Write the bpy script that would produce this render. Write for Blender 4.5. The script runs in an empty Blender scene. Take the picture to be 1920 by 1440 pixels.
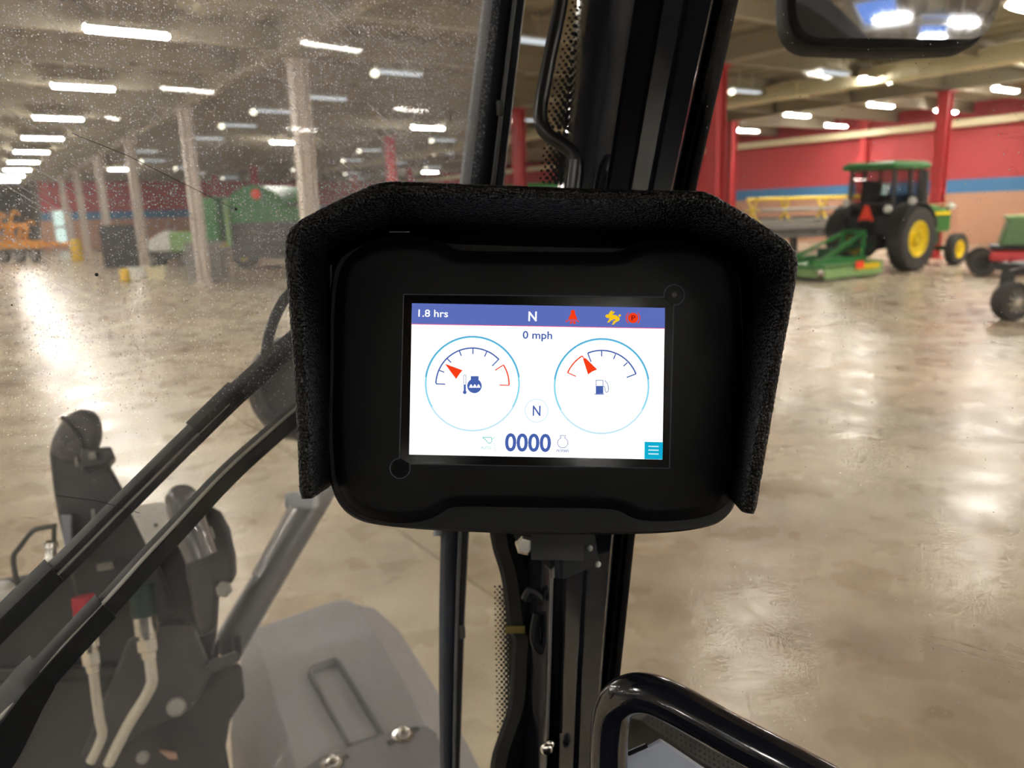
import bpy, bmesh, math, random
from mathutils import Vector as V, Matrix, noise as mnoise

random.seed(7)
sc = bpy.context.scene
col = sc.collection
PI = math.pi

# ---------------------------------------------------------------- camera
FPX = 1442.0                      # focal length in pixels of the 1920 x 1440 frame
PITCH = math.atan(323 / FPX)
ROLL = math.radians(1.8)
CAM = V((0, 0, 2.0))
_R0 = V((1, 0, 0)); _U0 = V((0, math.sin(PITCH), math.cos(PITCH)))
FW = V((0, math.cos(PITCH), -math.sin(PITCH)))
RT = _R0 * math.cos(ROLL) - _U0 * math.sin(ROLL)
UP = _U0 * math.cos(ROLL) + _R0 * math.sin(ROLL)
cd = bpy.data.cameras.new('camera')
cam = bpy.data.objects.new('camera', cd); col.objects.link(cam)
cam.matrix_world = Matrix(((RT.x, UP.x, -FW.x, CAM.x), (RT.y, UP.y, -FW.y, CAM.y), (RT.z, UP.z, -FW.z, CAM.z), (0, 0, 0, 1)))
cd.sensor_width = 36.0
cd.lens = 36.0 * FPX / 1920
cd.clip_start = 0.02; cd.clip_end = 400
cd.dof.use_dof = True
cd.dof.focus_distance = 0.47
cd.dof.aperture_fstop = 8.6
sc.camera = cam

# ---------------------------------------------------------------- world, exposure
w = bpy.data.worlds.new('world'); sc.world = w; w.use_nodes = True
w.node_tree.nodes['Background'].inputs[0].default_value = (0.55, 0.62, 0.75, 1)
w.node_tree.nodes['Background'].inputs[1].default_value = 0.3
vs = sc.view_settings
vs.view_transform = 'Standard'; vs.look = 'None'; vs.gamma = 1.0; vs.use_curve_mapping = False
EXPO = 2.75
vs.exposure = EXPO
TUBE_POWER = 26.0                 # emission of the hall's tube lights
cy = sc.cycles
cy.use_denoising = True
cy.max_bounces = 5; cy.diffuse_bounces = 3; cy.glossy_bounces = 3; cy.transparent_max_bounces = 16; cy.transmission_bounces = 4
cy.use_adaptive_sampling = True; cy.adaptive_threshold = 0.08; cy.adaptive_min_samples = 12
cy.sample_clamp_indirect = 6.0
cy.caustics_reflective = False; cy.caustics_refractive = False

# ---------------------------------------------------------------- maths helpers
def ray(px, py):
    return (FW + RT * ((px - 960) / FPX) - UP * ((py - 720) / FPX))
def K(px, py, d):                     # the point at a depth d along a line of sight
    return CAM + ray(px, py) * d
def G(px, py, z=0.0):                 # the point at a height z
    r = ray(px, py); return CAM + r * ((z - CAM.z) / r.z)
YAW = math.atan((-47 - 960) / FPX * math.cos(PITCH))
HA = V((math.sin(YAW), math.cos(YAW), 0)); HR = V((math.cos(YAW), -math.sin(YAW), 0))
def H(al, la, z=0.0):                 # hall coordinates: along the hall, to its right, up
    return V((HA.x * al + HR.x * la, HA.y * al + HR.y * la, z))
VY = math.radians(-40)
VF = V((math.sin(VY), math.cos(VY), 0)); VR = V((math.cos(VY), -math.sin(VY), 0)); UZ = V((0, 0, 1))
def C(u, v, z):                       # cab coordinates: forward, right, up from eye level
    return CAM + VF * u + VR * v + UZ * z
def plane_hit(px, py, o, n):
    r = ray(px, py); return CAM + r * ((o - CAM).dot(n) / r.dot(n))
U_WS, V_SD = 0.60, 0.56
def WS(px, py, du=0.0): return plane_hit(px, py, CAM + VF * (U_WS + du), VF)
def SD(px, py, dv=0.0): return plane_hit(px, py, CAM + VR * (V_SD + dv), VR)

def srgb(r, g, b):
    f = lambda c: (c / 255 / 12.92) if c / 255 <= 0.04045 else ((c / 255 + 0.055) / 1.055) ** 2.4
    return (f(r), f(g), f(b), 1.0)

# ---------------------------------------------------------------- materials
MATS = {}
def mat(name, c, rough=0.5, metal=0.0, var=0.12, scale=6.0, bump=0.0, bscale=300.0, spec=0.5, coat=0.0, rvar=0.1):
    if name in MATS: return MATS[name]
    m = bpy.data.materials.new(name); m.use_nodes = True; MATS[name] = m
    nt = m.node_tree; b = nt.nodes['Principled BSDF']
    b.inputs['Roughness'].default_value = rough; b.inputs['Metallic'].default_value = metal
    b.inputs['Specular IOR Level'].default_value = spec; b.inputs['Coat Weight'].default_value = coat
    b.inputs['Coat Roughness'].default_value = 0.08
    tc = nt.nodes.new('ShaderNodeTexCoord')
    n = nt.nodes.new('ShaderNodeTexNoise'); n.inputs['Scale'].default_value = scale; n.inputs['Detail'].default_value = 5
    nt.links.new(tc.outputs['Object'], n.inputs['Vector'])
    mx = nt.nodes.new('ShaderNodeMix'); mx.data_type = 'RGBA'
    mx.inputs['A'].default_value = tuple(x * (1 - var) for x in c[:3]) + (1,)
    mx.inputs['B'].default_value = tuple(min(1, x * (1 + var)) for x in c[:3]) + (1,)
    nt.links.new(n.outputs['Fac'], mx.inputs['Factor']); nt.links.new(mx.outputs['Result'], b.inputs['Base Color'])
    if rvar:
        mr = nt.nodes.new('ShaderNodeMapRange')
        mr.inputs['To Min'].default_value = max(0.02, rough - rvar); mr.inputs['To Max'].default_value = min(1, rough + rvar)
        nt.links.new(n.outputs['Fac'], mr.inputs['Value']); nt.links.new(mr.outputs['Result'], b.inputs['Roughness'])
    if bump:
        n2 = nt.nodes.new('ShaderNodeTexNoise'); n2.inputs['Scale'].default_value = bscale; n2.inputs['Detail'].default_value = 2
        nt.links.new(tc.outputs['Object'], n2.inputs['Vector'])
        bp = nt.nodes.new('ShaderNodeBump'); bp.inputs['Strength'].default_value = bump; bp.inputs['Distance'].default_value = 0.001
        nt.links.new(n2.outputs['Fac'], bp.inputs['Height']); nt.links.new(bp.outputs['Normal'], b.inputs['Normal'])
    return m
def emit(name, c, s=1.0):
    if name in MATS: return MATS[name]
    m = bpy.data.materials.new(name); m.use_nodes = True; MATS[name] = m
    nt = m.node_tree; nt.nodes.remove(nt.nodes['Principled BSDF'])
    e = nt.nodes.new('ShaderNodeEmission'); e.inputs[0].default_value = c; e.inputs[1].default_value = s
    nt.links.new(e.outputs[0], nt.nodes['Material Output'].inputs[0])
    if (name.startswith('screen_') and name != 'screen_white') or name in ('cool_diffuser', 'warm_glint', 'daylight_pane'): m.cycles.emission_sampling = 'NONE'
    return m

def glass_mat(name, tint=0.96, refl=1.0, dusty=False, speck=0.0):
    m = bpy.data.materials.new(name); m.use_nodes = True; MATS[name] = m
    nt = m.node_tree; nt.nodes.remove(nt.nodes['Principled BSDF']); N = nt.nodes.new; L = nt.links.new
    tr = N('ShaderNodeBsdfTransparent'); tr.inputs[0].default_value = (tint, tint * 1.0, tint * 0.995, 1)
    gl = N('ShaderNodeBsdfGlossy'); gl.inputs['Roughness'].default_value = 0.015
    lw = N('ShaderNodeLayerWeight'); lw.inputs[0].default_value = 0.5
    pw = N('ShaderNodeMath'); pw.operation = 'POWER'; pw.inputs[1].default_value = 5.0; L(lw.outputs['Facing'], pw.inputs[0])
    fm = N('ShaderNodeMath'); fm.operation = 'MULTIPLY_ADD'; fm.inputs[1].default_value = 0.5 * refl; fm.inputs[2].default_value = 0.022 * refl; L(pw.outputs[0], fm.inputs[0])
    mx = N('ShaderNodeMixShader'); L(fm.outputs[0], mx.inputs[0]); L(tr.outputs[0], mx.inputs[1]); L(gl.outputs[0], mx.inputs[2])
    last = mx
    if dusty or speck:
        tc = N('ShaderNodeTexCoord')
        mp = N('ShaderNodeMapping'); mp.vector_type = 'POINT'
        mp.inputs['Rotation'].default_value = (0, 0, VY if dusty else VY)
        L(tc.outputs['Object'], mp.inputs['Vector'])
        # after the turn: x runs along the pane (cab right), y through it, z up
        sx = N('ShaderNodeSeparateXYZ'); L(mp.outputs[0], sx.inputs[0])
        cb = N('ShaderNodeCombineXYZ')
        L(sx.outputs['X' if dusty else 'Y'], cb.inputs[0]); L(sx.outputs['Z'], cb.inputs[1])
        def math_(op, a, b_=None, clamp=False):
            n = N('ShaderNodeMath'); n.operation = op; n.use_clamp = clamp
            for i, q in enumerate((a, b_)):
                if q is None: continue
                if isinstance(q, (int, float)): n.inputs[i].default_value = q
                else: L(q, n.inputs[i])
            return n.outputs[0]
        def rng(v, a, b_, c, d):
            n = N('ShaderNodeMapRange'); n.inputs[1].default_value = a; n.inputs[2].default_value = b_; n.inputs[3].default_value = c; n.inputs[4].default_value = d
            L(v, n.inputs[0]); return n.outputs[0]
        def noise(scale, detail=3, vec=None):
            n = N('ShaderNodeTexNoise'); n.inputs['Scale'].default_value = scale; n.inputs['Detail'].default_value = detail
            L(vec or cb.outputs[0], n.inputs['Vector']); return n.outputs['Fac']
        def vor(scale):
            n = N('ShaderNodeTexVoronoi'); n.voronoi_dimensions = '2D'; n.inputs['Scale'].default_value = scale
            L(cb.outputs[0], n.inputs['Vector'])
            s = N('ShaderNodeSeparateColor'); L(n.outputs['Color'], s.inputs[0])
            return n.outputs['Distance'], s.outputs[0], s.outputs[1]
        terms = []
        # fine specks
        for scl, rad, thr, amp in ((520, 0.28, 0.66, 0.7), (240, 0.17, 0.70, 0.95)):
            d, r1, r2 = vor(scl)
            sp = rng(d, rad, rad * 0.4, 0, 1); on = math_('GREATER_THAN', r1, thr if dusty else 1 - (1 - thr) * speck)
            terms.append(math_('MULTIPLY', math_('MULTIPLY', sp, on), amp * (1 if dusty else 0.35)))
        if dusty:
            # dried drop rings
            for scl, thr, amp in ((190, 0.55, 0.34), (120, 0.72, 0.26)):
                d, r1, r2 = vor(scl)
                rr = rng(r2, 0, 1, 0.14, 0.36)
                off = math_('ABSOLUTE', math_('SUBTRACT', d, rr))
                ring = rng(off, 0.05, 0.015, 0, 1); on = math_('GREATER_THAN', r1, thr)
                terms.append(math_('MULTIPLY', math_('MULTIPLY', ring, on), amp))
            # wiper hairlines
            for ang, amp, thr in ((math.radians(37), 0.34, 0.58), (math.radians(5), 0.2, 0.64)):
                m2 = N('ShaderNodeMapping'); m2.inputs['Rotation'].default_value = (0, 0, ang); m2.inputs['Scale'].default_value = (1, 1, 1)
                L(cb.outputs[0], m2.inputs['Vector'])
                m3 = N('ShaderNodeMapping'); m3.inputs['Scale'].default_value = (9, 700, 1); L(m2.outputs[0], m3.inputs['Vector'])
                nn = noise(1.0, 2, m3.outputs[0])
                pat = rng(noise(7 if amp > .25 else 5, 2), 0.42, 0.62, 0.1, 1)
                terms.append(math_('MULTIPLY', math_('MULTIPLY', rng(nn, thr, thr + 0.1, 0, 1), pat), amp))
            hz = rng(noise(3.0, 4), 0.3, 0.75, 0.03, 0.07)
            up = rng(sx.outputs['Z'], 1.80, 2.13, 0.0, 1.0)
            hz2 = math_('MULTIPLY', rng(noise(14, 6), 0.3, 0.7, 0.07, 0.25), up)
            heavy = math_('ADD', math_('MULTIPLY', up, 0.75), 0.12)
            tot = terms[0]
            for t in terms[1:]: tot = math_('ADD', tot, t)
            tot = math_('MULTIPLY', tot, heavy)
            tot = math_('ADD', math_('ADD', tot, hz), hz2, clamp=True)
        else:
            tot = terms[0]
            for t in terms[1:]: tot = math_('ADD', tot, t)
            tot = math_('ADD', tot, 0.012, clamp=True)
        df = N('ShaderNodeBsdfDiffuse'); df.inputs[0].default_value = (0.82, 0.82, 0.88, 1)
        tl = N('ShaderNodeBsdfTranslucent'); tl.inputs[0].default_value = (0.82, 0.82, 0.88, 1)
        dm = N('ShaderNodeMixShader'); dm.inputs[0].default_value = 0.75; L(df.outputs[0], dm.inputs[1]); L(tl.outputs[0], dm.inputs[2])
        fin = N('ShaderNodeMixShader'); L(tot, fin.inputs[0]); L(mx.outputs[0], fin.inputs[1]); L(dm.outputs[0], fin.inputs[2])
        last = fin
    L(last.outputs[0], nt.nodes['Material Output'].inputs[0])
    return m

# ---------------------------------------------------------------- mesh builder
class MB:
    def __init__(s): s.v = []; s.f = []
    def add(s, vs_, fs):
        k = len(s.v); s.v += [V(p) for p in vs_]; s.f += [tuple(i + k for i in f) for f in fs]; return s
    def box(s, c, size, ax=None):
        ax = ax or (V((1, 0, 0)), V((0, 1, 0)), V((0, 0, 1))); c = V(c)
        h = [ax[i] * (size[i] / 2) for i in range(3)]
        p = [c + h[0] * a + h[1] * b + h[2] * d for d in (-1, 1) for b in (-1, 1) for a in (-1, 1)]
        return s.add(p, [(0, 2, 3, 1), (4, 5, 7, 6), (0, 1, 5, 4), (2, 6, 7, 3), (0, 4, 6, 2), (1, 3, 7, 5)])
    def bar(s, a, b, wd, ht, up=None):            # box from a to b
        a = V(a); b = V(b); x = (b - a).normalized(); up = V(up or (0, 0, 1))
        y = up.cross(x)
        if y.length < 1e-4: y = V((0, 1, 0)).cross(x)
        y.normalize(); z = x.cross(y)
        return s.box((a + b) / 2, ((b - a).length, wd, ht), (x, y, z))
    def loft(s, loops, cap=True, closed=True):
        n = len(loops[0]); k = len(s.v)
        for l in loops: s.v += [V(p) for p in l]
        for i in range(len(loops) - 1):
            for j in range(n if closed else n - 1):
                j2 = (j + 1) % n
                s.f.append((k + i * n + j, k + i * n + j2, k + (i + 1) * n + j2, k + (i + 1) * n + j))
        if cap and closed:
            s.f.append(tuple(k + j for j in reversed(range(n)))); s.f.append(tuple(k + (len(loops) - 1) * n + j for j in range(n)))
        return s
    def prism(s, pts, off):                       # outline extruded along off
        off = V(off); return s.loft([[V(p) for p in pts], [V(p) + off for p in pts]])
    def tube(s, pts, r, seg=12, cap=True):
        pts = [V(p) for p in pts]; n = len(pts); rs = r if isinstance(r, (list, tuple)) else [r] * n
        loops = []; t0 = (pts[1] - pts[0]).normalized()
        nrm = t0.orthogonal().normalized()
        for i in range(n):
            t = (pts[min(i + 1, n - 1)] - pts[max(i - 1, 0)]).normalized()
            nrm = (nrm - t * nrm.dot(t)).normalized(); bn = t.cross(nrm)
            loops.append([pts[i] + (nrm * math.cos(2 * PI * j / seg) + bn * math.sin(2 * PI * j / seg)) * rs[i] for j in range(seg)])
        return s.loft(loops, cap)
    def lathe(s, o, axis, prof, seg=28):          # prof: (radius, height along axis)
        o = V(o); a = V(axis).normalized(); x = a.orthogonal().normalized(); y = a.cross(x)
        loops = [[o + a * h + (x * math.cos(2 * PI * j / seg) + y * math.sin(2 * PI * j / seg)) * max(r, 1e-5) for j in range(seg)] for r, h in prof]
        return s.loft(loops)
    def poly(s, pts): return s.add(pts, [tuple(range(len(pts)))])
    def sphere(s, o, r, seg=12, rings=8, sq=(1, 1, 1)):
        loops = []
        for i in range(rings + 1):
            a = PI * i / rings; rr = max(math.sin(a), 1e-3)
            loops.append([V(o) + V((rr * math.cos(2 * PI * j / seg) * r * sq[0], rr * math.sin(2 * PI * j / seg) * r * sq[1], -math.cos(a) * r * sq[2])) for j in range(seg)])
        return s.loft(loops)
    def build(s, name, m, parent=None, world=True, smooth=35, bevel=0, bseg=2):
        me = bpy.data.meshes.new(name)
        o = V(parent.location) if (parent is not None and world) else V((0, 0, 0))
        if parent is not None and world and parent.parent is not None: o = o + V(parent.parent.location)
        me.from_pydata([tuple(p - o) for p in s.v], [], s.f)
        bm = bmesh.new(); bm.from_mesh(me); bmesh.ops.recalc_face_normals(bm, faces=bm.faces); bm.to_mesh(me); bm.free()
        if smooth:
            for p in me.polygons: p.use_smooth = True
            me.set_sharp_from_angle(angle=math.radians(smooth))
        me.materials.append(m)
        ob = bpy.data.objects.new(name, me); col.objects.link(ob)
        if parent is not None: ob.parent = parent
        if bevel:
            bv = ob.modifiers.new('bevel', 'BEVEL'); bv.width = bevel; bv.segments = bseg; bv.limit_method = 'ANGLE'; bv.angle_limit = math.radians(40)
        return ob

def smooth_path(pts, n=8, closed=False):
    pts = [V(p) for p in pts]; m = len(pts); out = []
    rng_ = range(m) if closed else range(m - 1)
    for i in rng_:
        g = (lambda k: pts[k % m]) if closed else (lambda k: pts[min(max(k, 0), m - 1)])
        p0, p1, p2, p3 = g(i - 1), g(i), g(i + 1), g(i + 2)
        for j in range(n):
            t = j / n
            out.append(0.5 * ((2 * p1) + (p2 - p0) * t + (2 * p0 - 5 * p1 + 4 * p2 - p3) * t * t + (3 * p1 - p0 - 3 * p2 + p3) * t ** 3))
    if not closed: out.append(pts[-1])
    return out

def tag(o, label=None, cat=None, group=None, kind=None):
    if label: o['label'] = label
    if cat: o['category'] = cat
    if group: o['group'] = group
    if kind: o['kind'] = kind
    return o
def thing(name, loc, label, cat, group=None, rz=0.0):
    o = bpy.data.objects.new(name, None); col.objects.link(o); o.empty_display_size = 0.05
    o.location = V(loc); o.rotation_euler = (0, 0, rz)
    return tag(o, label, cat, group)
def struct(o): o['kind'] = 'structure'; return o
def copy_tree(o, parent=None):
    c = o.copy(); col.objects.link(c); c.parent = parent
    for ch in list(o.children): copy_tree(ch, c)
    return c

# ================================================================ THE HALL
CEIL = 5.95
def concrete():
    m = bpy.data.materials.new('polished_concrete'); m.use_nodes = True
    nt = m.node_tree; b = nt.nodes['Principled BSDF']; N = nt.nodes.new; L = nt.links.new
    geo = N('ShaderNodeNewGeometry'); oi = N('ShaderNodeObjectInfo')
    def noise(s, d, dist=0.0):
        n = N('ShaderNodeTexNoise'); n.inputs['Scale'].default_value = s; n.inputs['Detail'].default_value = d; n.inputs['Distortion'].default_value = dist
        L(geo.outputs['Position'], n.inputs['Vector']); return n.outputs['Fac']
    r = N('ShaderNodeValToRGB'); e = r.color_ramp.elements
    e[0].position = 0.34; e[0].color = srgb(150, 130, 108); e[1].position = 0.66; e[1].color = srgb(206, 193, 170)
    k = e.new(0.5); k.color = srgb(182, 164, 140)
    a = N('ShaderNodeMath'); a.operation = 'MULTIPLY_ADD'; a.inputs[1].default_value = 0.62
    L(noise(0.55, 4, 0.4), a.inputs[0])
    a2 = N('ShaderNodeMath'); a2.operation = 'MULTIPLY'; a2.inputs[1].default_value = 0.38; L(noise(2.6, 5), a2.inputs[0]); L(a2.outputs[0], a.inputs[2])
    a3 = N('ShaderNodeMath'); a3.operation = 'MULTIPLY_ADD'; a3.inputs[1].default_value = 0.14; a3.inputs[2].default_value = -0.07
    L(oi.outputs['Random'], a3.inputs[0])
    a4 = N('ShaderNodeMath'); L(a.outputs[0], a4.inputs[0]); L(a3.outputs[0], a4.inputs[1])
    L(a4.outputs[0], r.inputs[0])
    gm = N('ShaderNodeMix'); gm.data_type = 'RGBA'; gm.inputs['B'].default_value = srgb(170, 166, 150)
    g2 = N('ShaderNodeMapRange'); g2.inputs[1].default_value = 0.45; g2.inputs[2].default_value = 0.7; g2.inputs[4].default_value = 0.55
    L(noise(0.45, 3, 0.4), g2.inputs[0]); L(g2.outputs[0], gm.inputs['Factor']); L(r.outputs[0], gm.inputs['A'])
    L(gm.outputs['Result'], b.inputs['Base Color'])
    rr = N('ShaderNodeMapRange'); rr.inputs[1].default_value = 0.3; rr.inputs[2].default_value = 0.7; rr.inputs[3].default_value = 0.20; rr.inputs[4].default_value = 0.40
    L(noise(2.2, 4), rr.inputs[0]); L(rr.outputs[0], b.inputs['Roughness'])
    b.inputs['Specular IOR Level'].default_value = 0.36
    bp = N('ShaderNodeBump'); bp.inputs['Strength'].default_value = 0.05; bp.inputs['Distance'].default_value = 0.02
    L(noise(3.5, 3), bp.inputs['Height']); L(bp.outputs[0], b.inputs['Normal'])
    return m
M_FLOOR = concrete()
floor = bpy.data.objects.new('floor', None); col.objects.link(floor); struct(floor)
floor['label'] = 'polished tan concrete floor of the hall in large slabs'
slab_me = None
AL0, AL1, LA0, LA1 = -30, 75, -28, 36.5
SL = 7.5
for i in range(int((105 - AL0) / SL)):
    for j in range(int((LA1 - LA0) / SL) + 1):
        a = AL0 + i * SL; l = LA0 + j * SL
        if slab_me is None:
            mb = MB(); h = SL / 2 - 0.004
            mb.prism([H(-h, -h), H(h, -h), H(h, h), H(-h, h)], (0, 0, -0.15))
            o = mb.build('slab', M_FLOOR, floor, smooth=0); slab_me = o.data
        else:
            o = bpy.data.objects.new('slab', slab_me); col.objects.link(o); o.parent = floor
        o.location = H(a + SL / 2, l + SL / 2)
M_JOINT = mat('joint_filler', srgb(120, 108, 92), 0.8)
mb = MB(); mb.prism([H(AL0, LA0, -0.008), H(105, LA0, -0.008), H(105, LA1 + 6, -0.008), H(AL0, LA1 + 6, -0.008)], (0, 0, -0.3))
mb.build('joint_filler', M_JOINT, floor, smooth=0)

M_DECK = mat('ceiling_deck', srgb(156, 147, 126), 0.75, var=0.08, scale=1.5)
M_STEEL = mat('cream_steel', srgb(172, 164, 144), 0.55, var=0.08, scale=2.0)
M_COLW = mat('pale_column_paint', srgb(205, 192, 180), 0.5, var=0.06, scale=3)
M_RED = mat('red_paint', srgb(190, 54, 58), 0.5, var=0.08, scale=1.0)
M_REDW = mat('red_wall_paint', srgb(180, 64, 68), 0.6, var=0.08, scale=0.6)
M_BLUE = mat('blue_wall_paint', srgb(66, 122, 168), 0.6, var=0.05, scale=0.6)
M_BLOCK = mat('tan_block_wall', srgb(190, 144, 118), 0.7, var=0.07, scale=0.8)
M_GREYW = mat('grey_wall', srgb(150, 148, 146), 0.7, var=0.08, scale=0.5)
ceiling = bpy.data.objects.new('ceiling', None); col.objects.link(ceiling); struct(ceiling)
ceiling['label'] = 'tan corrugated metal deck ceiling carried on joists'
# corrugated deck, ribs run along the hall
mb = MB(); prof = []; l = LA0 - 2
while l < LA1 + 3:
    prof += [(l, 0), (l + 0.38, 0), (l + 0.45, 0.09), (l + 0.83, 0.09)]; l += 0.9
mb.loft([[H(AL0, p, CEIL + z) for p, z in prof], [H(106, p, CEIL + z) for p, z in prof]], closed=False)
mb.build('deck', M_DECK, ceiling, smooth=0)
mb = MB(); mb.prism([H(AL0, LA0 - 2, CEIL + 0.2), H(106, LA0 - 2, CEIL + 0.2), H(106, LA1 + 3, CEIL + 0.2), H(AL0, LA1 + 3, CEIL + 0.2)], (0, 0, 0.2))
mb.build('roof_slab', M_DECK, ceiling, smooth=0)
jm = None
a = AL0 + 1
while a < 104:
    if jm is None:
        mb = MB(); L_ = LA1 - LA0
        mb.bar(H(0, LA0, -0.03), H(0, LA1, -0.03), 0.16, 0.05); mb.bar(H(0, LA0, -0.22), H(0, LA1, -0.22), 0.02, 0.36); mb.bar(H(0, LA0, -0.42), H(0, LA1, -0.42), 0.16, 0.05)
        o = mb.build('joist', M_STEEL, ceiling, smooth=0); jm = o.data
    else:
        o = bpy.data.objects.new('joist', jm); col.objects.link(o); o.parent = ceiling
    o.location = (HA * a) + V((0, 0, CEIL)); a += 3.3
gm_ = None
for la in (-14, -4, 6, 16, 27):
    if gm_ is None:
        mb = MB()
        mb.bar(H(AL0, 0, -0.03), H(105, 0, -0.03), 0.26, 0.05); mb.bar(H(AL0, 0, -0.26), H(105, 0, -0.26), 0.03, 0.46); mb.bar(H(AL0, 0, -0.50), H(105, 0, -0.50), 0.26, 0.05)
        o = mb.build('girder', M_STEEL, ceiling, smooth=0); gm_ = o.data
    else:
        o = bpy.data.objects.new('girder', gm_); col.objects.link(o); o.parent = ceiling
    o.location = (HR * la) + V((0, 0, CEIL))

def wall(name, a, b, thick_dir, bands, label):
    root = bpy.data.objects.new(name, None); col.objects.link(root); struct(root); root['label'] = label
    for nm, z0, z1, m, t in bands:
        mb = MB(); d = V(thick_dir).normalized()
        p = [V((a.x, a.y, z0)) - d * t, V((b.x, b.y, z0)) - d * t, V((b.x, b.y, z0)) + d * 0.3, V((a.x, a.y, z0)) + d * 0.3]
        mb.prism(p, (0, 0, z1 - z0)); mb.build(nm, m, root, smooth=0)
    return root
BANDS = lambda z1, z2: [('block_base', 0, z1, M_BLOCK, 0.05), ('blue_stripe', z1, z2, M_BLUE, 0.0), ('red_panel', z2, CEIL + 0.1, M_REDW, 0.0)]
wall('wall_right', H(AL0, 36), H(75, 36), HR, BANDS(2.2, 2.78), 'red hall wall with blue stripe over tan block base')
wall('wall_far', H(75, 4.8), H(75, 36.5), HA, BANDS(2.42, 3.1), 'far red hall wall with blue stripe')
wall('wall_end', H(103, -30), H(103, 6), HA, [('grey_panel', 0, CEIL + 0.1, M_GREYW, 0)], 'distant grey hall wall')
wall('wall_return', H(75, 4.8), H(104, 4.8), HR, [('grey_panel', 0, CEIL + 0.1, M_GREYW, 0)], 'grey wall of the deeper bay')
wall('wall_left', H(AL0, -28), H(104, -28), -HR, [('grey_panel', 0, CEIL + 0.1, M_GREYW, 0)], 'grey left wall of the hall')
wall('wall_back', H(AL0, -29), H(AL0, 37), -HA, [('grey_panel', 0, CEIL + 0.1, M_GREYW, 0)], 'grey rear wall of the hall')
# pilasters on the right wall and the cream duct along its top
for k, al in enumerate((2, 12, 22, 32, 42, 52, 62)):
    mb = MB(); mb.box(H(al, 35.85, CEIL / 2), (0.35, 0.3, CEIL), (HA, HR, UZ))
    o = mb.build('trim_%d' % (k + 1), M_RED, None, smooth=0); struct(o)
mb = MB(); mb.bar(H(AL0 + 1, 35.6, 5.1), H(74, 35.6, 5.1), 0.5, 0.3); struct(mb.build('trim_8', mat('cream_duct', srgb(226, 214, 176), 0.5), None, smooth=0))
# joint lines on red wall are its sheets: vertical battens
M_CREAM = mat('cream_sheet', srgb(232, 222, 186), 0.5, var=0.05)
DU = thing('air_duct', H(22, 22.4, 5.3), 'cream boxed air duct running under the ceiling between red columns', 'air duct')
for k in range(9):
    mb = MB(); mb.box(H(-8 + k * 8 + 4, 22.4, 5.52), (7.94, .6, .44), (HA, HR, UZ)); mb.build('duct_section', M_CREAM, DU, smooth=0, bevel=.02)
    mb = MB(); mb.box(H(-8 + k * 8 + 8, 22.4, 5.52), (.06, .68, .5), (HA, HR, UZ)); mb.build('flange', M_CREAM, DU, smooth=0)
    mb = MB(); mb.box(H(-8 + k * 8 + 4, 22.4, 5.84), (.04, .04, .22), (HA, HR, UZ)); mb.build('hanger', M_STEEL, DU, smooth=0)

# columns
def column(al, la, m, wd, label, group, base=True):
    t = thing('support_column', H(al, la), label, 'column', group)
    mb = MB(); p = H(al, la)
    ht = CEIL - 0.53
    mb.box(p + UZ * ht / 2 - HR * wd * .45, (wd, 0.03, ht), (HA, HR, UZ)); mb.box(p + UZ * ht / 2 + HR * wd * .45, (wd, 0.03, ht), (HA, HR, UZ))
    mb.box(p + UZ * ht / 2, (0.03, wd * .9, ht), (HA, HR, UZ)); mb.box(p + UZ * ht / 2, (wd * 0.55, wd * .55, ht), (HA, HR, UZ))
    mb.build('shaft', m, t, smooth=0)
    mb = MB(); mb.box(p + UZ * 0.02, (wd * 1.5, wd * 1.5, 0.04), (HA, HR, UZ)); mb.build('base_plate', m, t, smooth=0)
    mb = MB(); mb.box(p + UZ * (ht - 0.02), (wd * 1.4, wd * 1.4, 0.04), (HA, HR, UZ)); mb.build('cap_plate', m, t, smooth=0)
    return t
for al in (17.6, 26.3, 36.6, 46.5, 56.5, 66.5):
    column(al, 6.5 if al < 20 else 6.0, M_COLW, 0.36, 'pale painted steel column in the row beside the yellow guard posts', 'pale columns')
for al in (13.9, 22.6, 32.6, 42.9, 53, 63):
    column(al, 16.0, M_RED, 0.36, 'red steel column in the row behind the green harvester', 'red columns of the middle row')
for al in (3.5, 13.8, 22.6, 32, 42, 52, 62):
    column(al, 27.0, M_RED, 0.36, 'red steel column in the row nearest the striped red wall', 'red columns of the wall row')

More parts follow.
